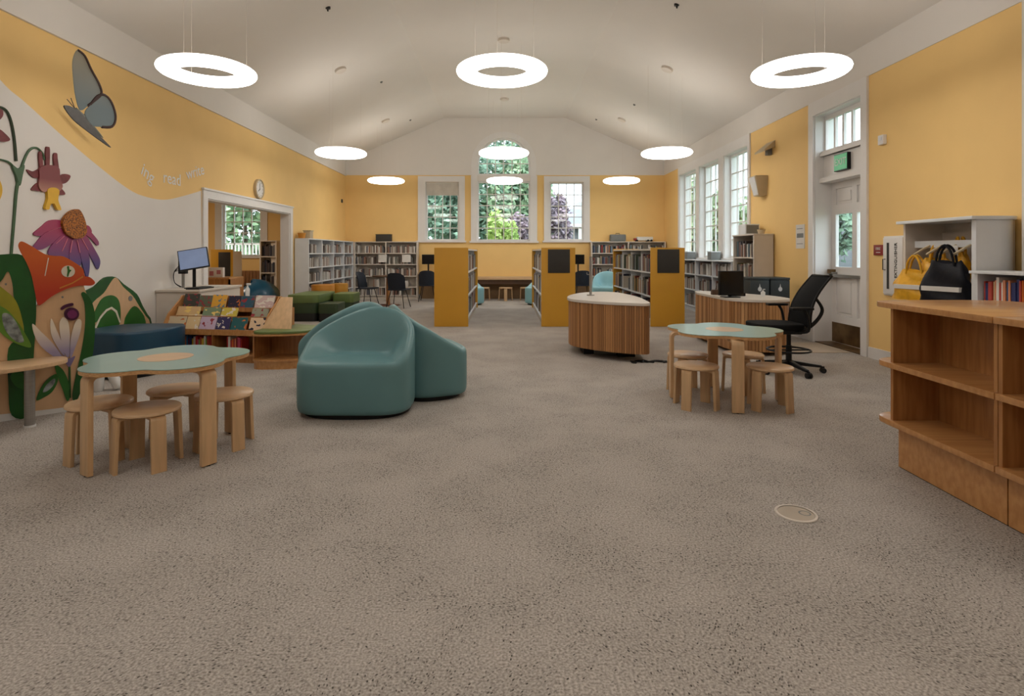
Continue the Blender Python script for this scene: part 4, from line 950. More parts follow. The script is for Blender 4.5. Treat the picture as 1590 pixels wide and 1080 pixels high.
# ------------------------------------------------------------------ oak shelves in the right foreground
def oak_unit(label, yfar, width, rounded):
    t = thing('oak_bookcase', label, 'bookcase', (2.43, yfar, 0), -PI/2, 'oak shelf units')
    dp, H, th = .84, 1.035, .034
    def board(z, over=.0, nm='shelf', dd=dp):
        if rounded:
            cxx = dp/2; pts = [(width, -.02-over), (0, -.02-over)]
            for i in range(1, 16):
                a = PI*i/16; pts.append((-(.20+over)*abs(math.sin(a))**.6, cxx-(dp/2+.02+over)*math.copysign(abs(math.cos(a))**.6, math.cos(a))))
            pts += [(0, dp+.02+over), (width, dp+.02+over)]
        else: pts = [(width, -.02-over), (0.002, -.02-over), (0.002, dp+.02+over), (width, dp+.02+over)]
        part(nm, MB().prism(pts, z-th, z), CHERRYH, t, bevel=.004)
    board(H, .01, 'top')
    for z in (.66, .30): board(z)
    for i, x in enumerate((0, width-.022)):
        for z0, z1 in ((.30, .66-th), (.66, H-th)): part('side_panel', MB().box(x, x+.022, 0, dp, z0, z1), CHERRY, t)
    for y in (.29, dp-.31):
        for z0, z1 in ((.30, .66-th), (.66, H-th)): part('back_panel', MB().box(.022, width-.022, y, y+.018, z0, z1), CHERRY, t)
    part('kick_board', MB().box(.0, width-.004, .05, .07, .006, .30-th), CHERRYH, t); part('kick_board', MB().box(.0, width-.004, dp-.07, dp-.05, .006, .30-th), CHERRYH, t)
    part('kick_board', MB().box(0, .02, .07, dp-.07, .006, .30-th), CHERRYH, t); part('floor_runner', MB().box(.0, width-.002, .055, dp-.055, 0, .008), BLACK, t)
    return t
oak_unit('oak two-shelf bookcase with a rounded far end in the right foreground', 3.57, .775, True)
oak_unit('square-ended oak bookcase cut by the right edge of the photo', 2.79, .775, False)

# floor box
t = thing('floor_outlet', 'round pale floor outlet cover set in the carpet at lower right', 'outlet', (1.505, 2.93, 0))
part('cover_ring', MB().lathe([(.088, .001), (.102, .001), (.100, .006), (.088, .006)], 40), SHELFW, t, smooth=True)
part('cover_plate', MB().cyl(0, 0, .0005, .004, .086, 40), mat('worn_beige_plate', (176, 162, 144), .5, var=.04), t)
part('cable_lid', MB().lathe([(.022, .004), (.026, .0055), (.03, .004)], 24, x=.045, y=.0), GREYM, t, smooth=True)

# ------------------------------------------------------------------ painted garden on the left
WP, WN = (-XW+.004, 0, 0), (1, 0, 0)
PP, PN = (-4.03, 4.52, 0), (1, -1, 0)
TAN = mat('painted_tan_plywood', (212, 174, 134), .5, var=.03, scale=3, stretch=(6, 6, 1))
DKG = mat('deep_green_paint', (20, 86, 26), .45, var=.15, scale=5); MDG = mat('mid_green_paint', (38, 104, 34), .45, var=.1, scale=8)
LTG = mat('leaf_green_paint', (96, 140, 44), .45, var=.1, scale=8); OLV = mat('olive_yellow_paint', (150, 146, 34), .45, var=.1)
MIR = mat('scratched_mirror', (176, 190, 194), .25, metal=.6, var=.3, scale=20); STEMG = mat('stem_green_paint', (74, 104, 74), .6)
WINE = mat('wine_red_paint', (124, 56, 58), .6, var=.15, scale=12); YLW = mat('petal_yellow_paint', (226, 176, 40), .5, var=.05)
PURP = mat('dark_purple_plastic', (72, 18, 62), .35); CRM = mat('cream_paint', (226, 218, 200), .5, var=.03)
TUL = gradient('tulip_orange', (180, 48, 22), (210, 98, 36), 2, 1.0, 1.32)
PET = gradient('coneflower_petal', (80, 66, 122), (158, 52, 88), 2, 1.22, 1.58)
CONE = mat('coneflower_cone', (190, 112, 22), .6, var2=(84, 44, 10), scale=60, bump=.4, bscale=60)
LILY = gradient('lily_petal', (150, 140, 170), (226, 214, 196), 2, .52, .72)
t = thing('painted_screen', 'low plywood garden panel painted with big dark green leaves, at the left edge', 'panel', (0, 0, 0))
def cp(name, pts, m, lift=0, th=.012, smooth=5, P=PP, N=PN, parent=None, label=None):
    return cutout(name, pts, P, N, m, parent or t, th, lift, smooth, label)
cp('board', [(-90,664),(-90,410),(-40,400),(0,402),(20,425),(40,450),(57,474),(62,450),(80,428),(100,420),(122,428),(133,452),(141,480),(144,520),(138,560),(124,600),(118,634),(60,643),(0,650)], TAN, -.03, .03, 3)
cp('toe_kick', [(-90,672),(-90,655),(0,643),(60,637),(118,630),(118,640),(60,649),(0,658)], WHITE, -.02, .024, 0, label='white toe kick')
cp('leaf', [(-60,400),(0,395),(34,396),(47,419),(54,443),(56,480),(54,520),(52,556),(46,640),(18,644),(13,600),(13,540),(36,521),(33,490),(22,464),(19,440),(12,421),(0,438),(-30,460)], DKG, .001, smooth=4)
cp('leaf', [(126,456),(131,472),(132,502),(127,540),(116,590),(112,616),(118,622),(128,600),(140,568),(146,530),(147,490),(142,468),(132,454)], DKG, .001)
cp('leaf', [(-10,440),(10,452),(24,466),(33,490),(37,518),(28,505),(10,486),(-10,470)], OLV, .003, smooth=4)
cp('leaf', [(-10,474),(10,480),(26,498),(38,516),(48,538),(28,534),(10,524),(-4,508)], LTG, .010, smooth=4)
cp('mirror_inset', [(3,488),(14,487),(25,500),(34,520),(36,530),(24,529),(8,512)], MIR, .018, .006, 4, label='scratched mirror inset')
cp('leaf', [(85,566),(97,573),(106,592),(109,612),(104,622),(97,604),(90,586)], MDG, .003, smooth=4)
cp('leaf', [(56,620),(64,600),(76,586),(88,580),(89,592),(80,608),(66,617)], MDG, .006, smooth=4)
cp('mirror_inset', [(66,608),(72,596),(84,587),(84,594),(76,604)], MIR, .016, .006, 4)
cp('leaf', [(16,582),(30,575),(42,590),(44,604),(30,602),(20,594)], MDG, .014, .008, 4)
cp('tulip', [(28,381),(33,374.5),(47,381),(60,389),(71,395),(84,397),(98,398),(115,407),(128,417),(131,428),(139,430),(147,438),(141,443),(125,443),(109,446),(92,453),(78,461),(64,472),(58,472),(54,454),(49,429),(41,408),(32,392)], TUL, .004, .018, 3, label='orange tulip head')
cp('tulip_button', [(105+10.5*math.cos(a_*PI/8), 421+9*math.sin(a_*PI/8)) for a_ in range(16)], CRM, .022, .008, 2, label='cream button with a green sprig')
cp('sprig', [(103,414),(106,413),(107,418),(110,419),(107,423),(105,429),(103,428),(104,420)], MDG, .030, .003, 3)
cp('vein_line', [(74,400),(75.5,400),(70,428),(68.5,428)], CRM, .022, .002, 0)
cp('vein_line', [(92,446),(112,438),(128,428),(128.5,430),(112,440),(92,448)], ORANGE, .022, .002, 0)
for pts in ([(50,502),(64,515),(82,533),(97,553),(104,562),(88,556),(66,540),(54,522)], [(79,494),(87,510),(95,530),(100,552),(90,540),(79,518)], [(92,502),(98,492),(105,498),(108,520),(107,552),(100,548),(94,526)], [(119,496),(126,498),(124,516),(116,540),(109,556),(109,530),(113,510)]):
    cp('lily_petal', pts, LILY, .003, smooth=4)
cp('lily_throat', [(98,552),(107,556),(116,552),(112,562),(107,569),(101,562)], mat('lilac_paint', (120, 108, 150), .5), .014, .004, 4)
cp('stem', [(106,566),(109,566),(110,617),(107,617)], DKG, .003, smooth=0)
cp('knob_ring', [(110.5+11.5*math.cos(a_*PI/8), 487+10*math.sin(a_*PI/8)) for a_ in range(16)], PURP, .003, .03, 2)
cp('knob', [(110.5+7.5*math.cos(a_*PI/8), 487+6.5*math.sin(a_*PI/8)) for a_ in range(16)], mat('plum_plastic', (116, 40, 96), .3), .033, .02, 2, label='plum round knob')
cp('petal_strip', [(94,478),(100,473),(112,470),(113,474),(103,477),(96,481)], PURP, .003, .01, 4)
for px, py in ((9, 441), (97, 461)): cp('bolt', [(px+1.8*math.cos(a_*PI/4), py+1.8*math.sin(a_*PI/4)) for a_ in range(8)], GREYM, .001, .005, 0)

t = thing('painted_leaf_screen', 'domed plywood leaf panel on the wall behind the dark blue ottoman', 'panel', (0, 0, 0))
cpw = lambda name, pts, m, lift=0, th=.012, smooth=5, label=None: cutout(name, pts, WP, WN, m, t, th, lift, smooth, label)
cpw('board', [(124,458),(144,445),(160,431),(177,430),(190,441),(210,456),(219,474),(227,488),(233,500),(233,545),(150,560),(138,520),(130,490)], DKG, 0, .02, 3)
cpw('board_face', [(133,487),(143,468),(158,455),(168,440),(174,432),(179,432),(188,445),(203,459),(213,475),(223,490),(230,502),(230,543),(154,556),(143,518)], TAN, .02, .006, 3)
cpw('leaf', [(138,498),(144,482),(154,464),(168,458),(179,464),(183,480),(182,502),(176,484),(166,478),(154,486),(145,500)], MDG, .026, .008, 4)
cpw('leaf', [(147,506),(156,490),(167,481),(176,487),(181,502),(181,546),(156,550)], MDG, .026, .008, 3)
cpw('leaf', [(189,502),(196,484),(205,475),(214,482),(222,498),(223,540),(190,545)], MDG, .026, .008, 3)
cpw('leaf_outline', [(140,512),(150,492),(160,480),(169,476),(177,482),(183,500),(181,501),(175,485),(168,479),(161,483),(151,495),(142,516)], CRM, .034, .003, 0)
cpw('bolt', [(199+3*math.cos(a_*PI/6), 463+4*math.sin(a_*PI/6)) for a_ in range(12)], GREYM, .026, .006, 0)

t = thing('coneflower', 'painted purple coneflower cut-out on the white wall above the orange tulip', 'wall art', (0, 0, 0))
for i, pts in enumerate(([(93,342),(75,342),(62,352),(50,363),(62,366),(80,357),(94,351)], [(95,354),(70,360),(56,374),(49,386),(63,387),(80,377),(98,362)], [(98,362),(82,375),(72,393),(86,399),(97,386),(105,368)], [(104,367),(92,385),(89,400),(103,404),(110,386),(113,370)], [(112,370),(105,390),(108,408),(121,414),(125,396),(121,370)],
        [(119,370),(123,400),(133,431),(137,408),(133,386),(126,367)], [(125,367),(132,385),(142,404),(150,418),(154,405),(146,388),(131,364)], [(128,362),(138,369),(149,381),(151,375),(141,362),(131,352)], [(128,350),(136,351),(140,360),(134,363),(129,359)])):
    cutout('petal', pts, WP, WN, PET, t, .012, .002+.003*(i % 3), 4)
cutout('cone', [(92,343),(99,332),(108,326),(117,325),(123,333),(128,347),(129,361),(122,369),(110,370),(98,363),(93,353)], WP, WN, CONE, t, .03, .012, 4, 'orange-brown stippled cone')
for (a_, b_) in (((97,366),(84,378)), ((102,370),(93,390)), ((109,373),(106,392)), ((117,373),(121,392)), ((124,370),(134,388)), ((94,352),(72,359))):
    cutout('petal_vein', [(a_[0]-.6, a_[1]), (a_[0]+.6, a_[1]), (b_[0]+.5, b_[1]), (b_[0]-.5, b_[1])], WP, WN, mat('pink_paint', (214, 120, 140), .5), t, .003, .021, 0)
def columbine(label, dx=0, full=True):
    global t
    t = thing('columbine', label, 'wall art', (0, 0, 0))
    if full:
        for pts in ([(58,238),(62,236),(64,250),(64,264),(60,264)], [(69,231),(72,228),(75,232),(74,262),(69,262)], [(81,240),(86,238),(87,246),(89,264),(83,264)]): cutout('spur', pts, WP, WN, WINE, t, .014, .004, 3)
        cutout('petal', [(40,263),(50,266),(61,262),(61,274),(52,276),(45,271)], WP, WN, WINE, t, .012, .0, 4)
        cutout('petal', [(88,277),(97,270),(108,273),(102,283),(92,285)], WP, WN, WINE, t, .012, .0, 4)
        cutout('petal', [(47,294),(56,284),(64,287),(62,296),(54,296)], WP, WN, WINE, t, .012, .0, 4)
        cutout('petal', [(88,288),(98,297),(99,302),(90,302),(84,296)], WP, WN, WINE, t, .012, .0, 4)
        cutout('bell', [(59,260),(74,256),(88,260),(90,275),(94,290),(86,298),(76,292),(66,298),(57,290),(58,275)], WP, WN, gradient('columbine_bell', (190, 140, 120), (124, 56, 58), 2, 1.92, 2.1), t, .02, .004, 4)
        cutout('stamen_cup', [(70,294),(80,291),(88,296),(86,310),(91,325),(85,325),(80,316),(74,318),(72,325),(66,323),(70,308)], WP, WN, YLW, t, .026, .004, 3)
    else:
        cutout('petal', [(-20,168),(-4,168),(3,173),(0,184),(-20,196)], WP, WN, WINE, t, .012, .0, 4)
        cutout('petal', [(-20,200),(-4,200),(6,207),(14,217),(2,220),(-20,216)], WP, WN, WINE, t, .012, .0, 4)
        cutout('petal', [(-20,270),(-6,275),(1,288),(1,302),(-6,315),(-20,320)], WP, WN, YLW, t, .012, .0, 4)
columbine('drooping wine-red and yellow columbine cut-out on the white wall')
columbine('wine-red columbine cut off by the left edge of the photo', full=False)
t = thing('tall_wall_flower', 'tall forked green flower stem on the white wall at far left', 'wall art', (0, 0, 0))
def stemtube(pts, r0, r1, m):
    P = [on_plane(x, y, (-XW+.012,0,0), WN) for x, y in spline(pts, 5, False)]
    part('stem', MB().tube(P, lambda s_: r0+(r1-r0)*s_, 6), m, t, smooth=True)
stemtube([(17,400),(21,350),(25,300),(28,282)], .012, .016, STEMG); stemtube([(25,250),(22,215),(17,188),(10,172),(0,166),(-10,166)], .014, .010, mat('dark_stem_paint', (52, 66, 44), .6))
stemtube([(28,282),(34,258),(42,238),(50,230),(58,230),(66,238),(69,248)], .014, .008, STEMG); stemtube([(27,282),(22,262),(12,251),(-8,246)], .014, .008, STEMG)
cutout('stem_fork', [(16,256),(26,262),(35,256),(32,272),(28,288),(22,272)], WP, WN, STEMG, t, .02, .002, 3)

t = thing('butterfly', 'grey-blue butterfly sculpture perched on the yellow part of the left wall', 'wall art', (0, 0, 0))
BP = (-XW+.16, 0, 0)
WING = gradient('butterfly_wing', (126, 144, 152), (166, 162, 146), 2, 2.55, 2.9); DW = mat('butterfly_dark', (66, 62, 58), .6, var=.1, scale=30)
up = [(112,96),(116,82),(121,78),(131,87),(141,108),(153,130),(157,145),(149,154),(136,164),(124,171),(117,151),(113,121)]
lo = [(131,176),(140,162),(151,149),(163,148),(173,160),(179,181),(174,196),(158,197),(142,194)]
for nm_, w_ in (('upper_wing', up), ('lower_wing', lo)):
    cutout(nm_, w_, BP, (1, -.25, 0), WING, t, .008, 0, 4)
    P = [on_plane(x, y, (BP[0]+.004, 0, 0), Vector((1, -.25, 0))) for x, y in spline(w_[2:9] if nm_ == 'upper_wing' else w_[1:8], 4, False)]
    part('wing_rim', MB().tube(P, .012, 6), mat('maroon_rim', (70, 40, 36), .6), t, smooth=True)
cutout('folded_wing', [(98,165),(108,165),(121,173),(136,188),(151,208),(171,229),(150,215),(126,197),(111,184)], (BP[0]+.04, 0, 0), (1, -.1, 0), DW, t, .012, 0, 4)
P = [on_plane(x, y, (BP[0]+.02, 0, 0), WN) for x, y in spline([(118,168),(132,184),(145,198),(160,214)], 4, False)]
part('body', MB().tube(P, lambda s_: .022*math.sin(PI*(.15+.8*s_)), 8), mat('body_grey', (120, 124, 118), .5), t, smooth=True)
for e in ((104,154),(110,152)):
    P = [on_plane(x, y, (BP[0]+.02, 0, 0), WN) for x, y in ((116,168), e)]; part('antenna', MB().tube(P, .004, 5), DW, t)
p = on_plane(125, 178, (-XW, 0, 0), WN); part('wall_peg', MB().tube([(-XW, p.y, p.z), (BP[0]+.03, p.y+.02, p.z)], .01, 6), GREYM, t)

# clock
p = on_plane(400, 293.5, (-XW, 0, 0), WN); t = thing('wall_clock', 'round white-faced wall clock above the wide opening in the left wall', 'clock', (-XW, p.y, p.z))
M_ = Matrix.Rotation(PI/2, 4, 'Y')
part('rim', MB().lathe([(.155, .0), (.19, .0), (.19, .05), (.175, .06), (.165, .045), (.155, .045)], 48, M=M_), SCON, t, smooth=True); part('face', MB().cyl(0, 0, 0, .04, .165, 48, M=M_), PAPER, t)
part('hand', MB().box(.041, .044, -.006, .006, -.02, .11), BLACK, t); h_ = part('hand', MB().box(.041, .043, -.007, .007, -.02, .08), BLACK, t); h_.rotation_euler = (2.2, 0, 0)
tk = MB()
for q in range(12): a_ = q*PI/6; tk.box(.04, .0415, -.004, .004, .125, .15, M=Matrix.Rotation(a_, 4, 'X'))
part('hour_marks', tk, GREYB, t)

# play bench by the panel
t = thing('play_bench', 'pale wood bench top on a steel leg by the garden panel, at the left edge', 'bench', (0, 0, 0))
bp_ = spline([(-4.62, 3.86), (-4.2, 4.30), (-3.86, 4.66), (-3.70, 4.74), (-3.56, 4.60), (-3.58, 4.38), (-3.74, 4.14), (-4.05, 3.84), (-4.5, 3.55)], 5)
part('bench_top', MB().prism(bp_, .455, .485), WOODH, t, bevel=.004)
part('steel_leg', MB().cyl(-3.69, 4.40, .012, .455, .034, 20), STEEL, t); part('foot_glide', MB().cyl(-3.69, 4.40, 0, .014, .04, 20), WHITE, t)
part('steel_leg', MB().cyl(-4.35, 3.75, .0, .455, .034, 20), STEEL, t)
for q, (x, y, tl, lab) in enumerate(((-3.96, 5.52, .05, 'upright white padded tube on the floor behind the left flower table'), (-3.80, 5.58, -.45, 'leaning white padded tube on the floor behind the left flower table'))):
    o = MB().lathe([(0, .0), (.035, .0), (.045, .02), (.045, .17), (.035, .19), (0, .195)], 20).build('padded_tube', WHITE, None, smooth=True); o.location = (x, y, .0 if q == 0 else .018); o.rotation_euler = (0, tl, 0); tag(o, lab, 'toy')

# dark blue ottoman
t = thing('ottoman', 'dark blue vinyl ottoman against the leafy wall panel', 'ottoman', (0, 0, 0))
op = spline([(-4.60, 6.15), (-4.2, 5.98), (-3.98, 6.02), (-3.80, 6.4), (-3.84, 6.8), (-4.25, 6.84), (-4.58, 6.7)], 6)
part('cushion', MB().prism(op, .04, .50), BLUEV, t, bevel=.03, seg=3); part('plinth', MB().prism([(-4.2+(x+4.2)*.93, 6.4+(y-6.4)*.93) for x, y in op], 0, .05), BLACK, t)

# ------------------------------------------------------------------ sloping book display with a curved seat
DO = (-4.30, 7.10, 0); DR = -.163
t = thing('book_display', 'low wooden book display with stepped picture-book ledges and a curved end seat', 'bookcase', DO, DR)
Wd = 1.40
def sidep(mb, x0, x1, pts): k = len(pts); mb.add([(x0, y, z) for y, z in pts]+[(x1, y, z) for y, z in pts], [tuple(range(k)), tuple(range(k, 2*k))[::-1]]+[(i,(i+1)%k,k+(i+1)%k,k+i) for i in range(k)])
prof = [(0, .0), (0, .42), (.10, .58), (.30, .74), (.34, .79), (.40, .79), (.40, 0)]
for x in (0, Wd-.022): mb = MB(); sidep(mb, x, x+.022, prof); part('side_panel', mb, CHERRYH, t)
part('plinth', MB().box(0, Wd, .02, .38, 0, .085), CHERRY, t); part('base_shelf', MB().box(.022, Wd-.022, 0, .38, .085, .105), CHERRYH, t)
part('back_panel', MB().box(.022, Wd-.022, .38, .40, .085, .79), CHERRY, t); part('divider', MB().box(Wd/2-.01, Wd/2+.01, .005, .37, .105, .33), CHERRY, t)
for a_, e_ in ((.022, Wd/2-.002), (Wd/2+.002, Wd-.022)): part('ledge_lip', MB().box(a_, e_, -.012, .008, .335, .405), CHERRYH, t)
part('ledge', MB().box(.022, Wd-.022, .008, .14, .345, .365), CHERRYH, t)
part('ledge', MB().box(.022, Wd-.022, .13, .24, .50, .52), CHERRYH, t); part('ledge_lip', MB().box(.022, Wd-.022, .115, .13, .50, .555), CHERRY, t)
part('ledge', MB().box(.022, Wd-.022, .25, .36, .61, .63), CHERRYH, t); part('ledge_lip', MB().box(.022, Wd-.022, .235, .25, .60, .655), CHERRY, t)
seat = spline([(Wd+.005, -.26), (Wd+.30, -.30), (Wd+.58, -.16), (Wd+.70, .10), (Wd+.60, .34), (Wd+.3, .44), (Wd+.005, .44)], 6)
part('seat_board', MB().prism(seat, .385, .405), CHERRYH, t); part('seat_cushion', MB().prism([(Wd+.3+(x-Wd-.3)*.95, .05+(y-.05)*.95) for x, y in seat], .405, .435), GREEN1, t, 'olive green cushion', bevel=.01)
part('seat_plinth', MB().prism([(Wd+.3+(x-Wd-.3)*.94, .05+(y-.05)*.94) for x, y in seat], 0, .09), CHERRYH, t); part('seat_shelf', MB().prism([(Wd+.3+(x-Wd-.3)*.97, .05+(y-.05)*.97) for x, y in seat], .09, .11), CHERRYH, t)
part('seat_side', MB().box(Wd+.005, Wd+.025, -.24, .42, .11, .385), CHERRY, t); part('seat_back_panel', MB().box(Wd+.02, Wd+.56, .12, .14, .11, .385), CHERRY, t)
part('seat_side', MB().box(Wd+.62, Wd+.64, -.04, .22, .11, .385), CHERRY, t)
tb = MB().add([(Wd-.01, -.04, .435), (Wd+.37, -.04, .435), (Wd+.27, .16, .80), (Wd+.12, .16, .80), (Wd-.01, -.015, .435), (Wd+.37, -.015, .435), (Wd+.27, .185, .80), (Wd+.12, .185, .80)], [(0,1,2,3),(7,6,5,4),(0,4,5,1),(1,5,6,2),(2,6,7,3),(3,7,4,0)])
part('seat_backrest', tb, WOOD, t, 'tapered wooden backrest board', bevel=.004); part('backrest_strut', MB().box(Wd+.18, Wd+.20, .19, .34, .44, .66), CHERRY, t)
pbk = {}
def picture_book(x, y, z, w_, h_, col, lean, row):
    me = pbk.get('m')
    if me is None:
        mb = MB(); mb.box(-.5, .5, -.006, -.002, 0, 1); mb.box(-.5, .5, .006, .010, 0, 1); mb.box(-.5, -.49, -.002, .006, 0, 1); mb.box(-.49, .49, -.002, .006, .01, .99, 1)
        o_ = mb.build('picture_book', [COVER, PAPER]); me = pbk['m'] = o_.data; bpy.data.objects.remove(o_)
    o = bpy.data.objects.new('picture_book', me); COL.objects.link(o); o.scale = (w_, 1, h_); o.location = face_pt(DO, DR, x, y, z); o.rotation_euler = (lean, 0, DR); o.color = lin(col)
    tag(o, row, 'book', None)
R3 = [(.02, .25, .17, (206, 190, 160), 'beige picture book at the left end of the front ledge'), (.28, .18, .19, (222, 196, 150), 'cream picture book second from left on the front ledge'), (.47, .22, .175, (196, 176, 200), 'lilac picture book third from left on the front ledge'), (.70, .18, .16, (52, 48, 92), 'dark navy picture book on the front ledge'), (.90, .21, .17, (30, 92, 96), 'teal green picture book on the front ledge'), (1.15, .23, .17, (226, 196, 160), 'peach picture book with a dark shape, right end of the front ledge')]
for x, w_, h_, c, l in R3: picture_book(x+w_/2, .05, .366, w_, h_+.03, c, -.38, l)
R2 = [(.05, .32, .13, (214, 180, 130), 'tan wide picture book at the left of the middle ledge'), (.42, .24, .12, (120, 140, 110), 'green patterned picture book on the middle ledge'), (.68, .22, .12, (210, 190, 80), 'yellow picture book on the middle ledge'), (1.10, .22, .12, (150, 150, 130), 'grey picture book at the right of the middle ledge')]
for x, w_, h_, c, l in R2: picture_book(x+w_/2, .175, .521, w_, h_+.02, c, -.45, l)
R1 = [(.06, .22, .2, (60, 62, 54), 'dark patterned picture book at the left of the top ledge'), (.29, .17, .18, (90, 100, 80), 'grey-green picture book second on the top ledge'), (.47, .2, .19, (226, 170, 60), 'golden picture book in the middle of the top ledge'), (.70, .17, .18, (34, 36, 60), 'navy starry picture book right of centre on the top ledge'), (.88, .18, .18, (44, 84, 104), 'blue picture book on the top ledge'), (1.08, .26, .19, (206, 180, 176), 'pale pink picture book at the right of the top ledge')]
for x, w_, h_, c, l in R1: picture_book(x+w_/2, .285, .631, w_, h_-.01, c, -.32, l)
nbook[0] = min(nbook[0], 260)
book_row(DO, DR, .03, .68, .105, 'book, bottom left shelf of the wooden display', 'books on the bottom shelf of the wooden display, left', 'each', PALK, .21, .15, t0=.012, t1=.032, dep=.15, yoff=.03, gaps=.02)
book_row(DO, DR, .72, 1.08, .105, 'book, bottom right shelf of the wooden display', 'books on the bottom shelf of the wooden display, right', 'each', PALK, .21, .15, t0=.012, t1=.032, dep=.15, yoff=.03, gaps=.02)
fp_ = face_pt(DO, DR, .93, .37, .79); t = thing('spray_bottle', 'white spray bottle standing on top of the wooden book display', 'bottle', fp_)
part('bottle', MB().lathe([(0, 0), (.026, 0), (.028, .09), (.010, .12), (.010, .14), (0, .14)], 16), WHITE, t, smooth=True); part('trigger_head', MB().box(-.012, .04, -.01, .01, .14, .165), WHITE, t, bevel=.004)

# catalogue counter with its screen
t = thing('catalogue_counter', 'white boxy counter on the left wall carrying a tilted screen', 'counter', (-4.69, 7.60, 0))
part('cabinet_body', MB().box(0, .57, .02, 1.2, 0, .82), SHELFW, t); part('worktop', MB().box(0, .60, 0, 1.22, .82, .85), SHELFW, t, bevel=.004); part('door', MB().box(.571, .585, .04, 1.18, .06, .80), SHELFW, t)
monitor('tilted screen showing pale blue on the white catalogue counter', -4.36, 7.95, .85, .30, .38, .29, BLACK, .26, mat('pale_blue_screen', (120, 136, 168), .3, emit=.3), -.25)
t = thing('barcode_scanner', 'small black scanner box with cables behind the tilted screen', 'scanner', (-4.57, 8.05, .85)); part('scanner_body', MB().box(-.05, .05, -.04, .04, .20, .38), BLACK, t, bevel=.006); part('stand_post', MB().cyl(0, 0, 0, .2, .02, 12), STEEL, t)
for q in range(3): part('cable', MB().tube(spline([(-.04, 0, .33-.04*q), (-.10, -.05, .22), (-.11, -.02, .08), (-.04, .02*q, .01)], 5, False), .005, 5), BLACK, t)
t = thing('keyboard', 'black keyboard on the edge of the white catalogue counter', 'keyboard', (-4.22, 7.85, .85)); part('keyboard_body', MB().box(-.09, .09, -.2, .2, 0, .02), BLACK, t, bevel=.004)
kb = MB()
for i in range(4):
    for j in range(12): kb.box(-.075+.036*i, -.045+.036*i, -.185+.031*j, -.160+.031*j, .02, .026)
part('keys', kb, GREYB, t)['kind'] = 'stuff'
t = thing('paper_stack', 'stack of white papers at the near corner of the catalogue counter', 'papers', (-4.22, 8.25, .85))
for q in range(3): s_ = part('sheet', MB().box(-.11, .11, -.15, .15, .006*q, .006*q+.005), PAPER, t); s_.rotation_euler = (0, 0, .1*q)

# ------------------------------------------------------------------ green seats, orange seats
def step_seat(name, label, pts, bands, group):
    cx = sum(p[0] for p in pts)/len(pts); cy = sum(p[1] for p in pts)/len(pts); t = thing(name, label, 'seat', (cx, cy, 0), 0, group)
    for z0, z1, m, nm, sc in bands: part(nm, MB().prism([((x-cx)*sc, (y-cy)*sc) for x, y in pts], z0, z1), m, t, bevel=.018 if nm == 'cushion' else .004)
def rr(x0, x1, y0, y1, r=.1):
    o = []
    for cx, cy, a0 in ((x1-r, y0+r, -PI/2), (x1-r, y1-r, 0), (x0+r, y1-r, PI/2), (x0+r, y0+r, PI)):
        for i in range(6): a = a0+PI/2*i/5; o.append((cx+r*math.cos(a), cy+r*math.sin(a)))
    return o
step_seat('green_seat', 'tall olive green block seat with a black base, leftmost of the green seats', rr(-4.28, -3.66, 11.08, 12.3, .12), [(0, .16, GREEN0, 'plinth', .94), (.16, .36, GREEN2, 'side_band', .97), (.36, .52, GREEN1, 'cushion', 1)], 'green block seats')
step_seat('green_seat', 'low dark green step seat in front of the taller olive one', rr(-3.64, -3.26, 11.02, 11.6, .05), [(0, .16, GREEN0, 'plinth', .96), (.16, .355, GREEN2, 'cushion', 1)], 'green block seats')
step_seat('green_seat', 'olive green block seat farther back at the right of the green group', rr(-3.62, -3.18, 11.85, 12.5, .08), [(0, .3, GREEN2, 'plinth', .96), (.3, .49, GREEN1, 'cushion', 1)], 'green block seats')
step_seat('orange_seat', 'larger round orange seat behind the green block seats', [(-4.05+.25*math.cos(a_*PI/16), 12.62+.25*math.sin(a_*PI/16)) for a_ in range(32)], [(0, .1, BLACK, 'plinth', .9), (.1, .64, ORANGE, 'cushion', 1)], 'round orange seats')
step_seat('orange_seat', 'smaller orange seat partly hidden, right of the larger one', [(-3.82+.19*math.cos(a_*PI/16), 13.1+.19*math.sin(a_*PI/16)) for a_ in range(32)], [(0, .1, BLACK, 'plinth', .9), (.1, .64, mat('golden_vinyl', (196, 140, 44), .45), 'cushion', 1)], 'round orange seats')
t = thing('small_pouf', 'very small dark blue pouf on the floor right of the green seats', 'pouf', (-3.70, 13.7, 0)); part('cushion', MB().lathe([(0, 0), (.06, 0), (.07, .02), (.07, .14), (.06, .16), (0, .16)], 20), NAVY, t, smooth=True)

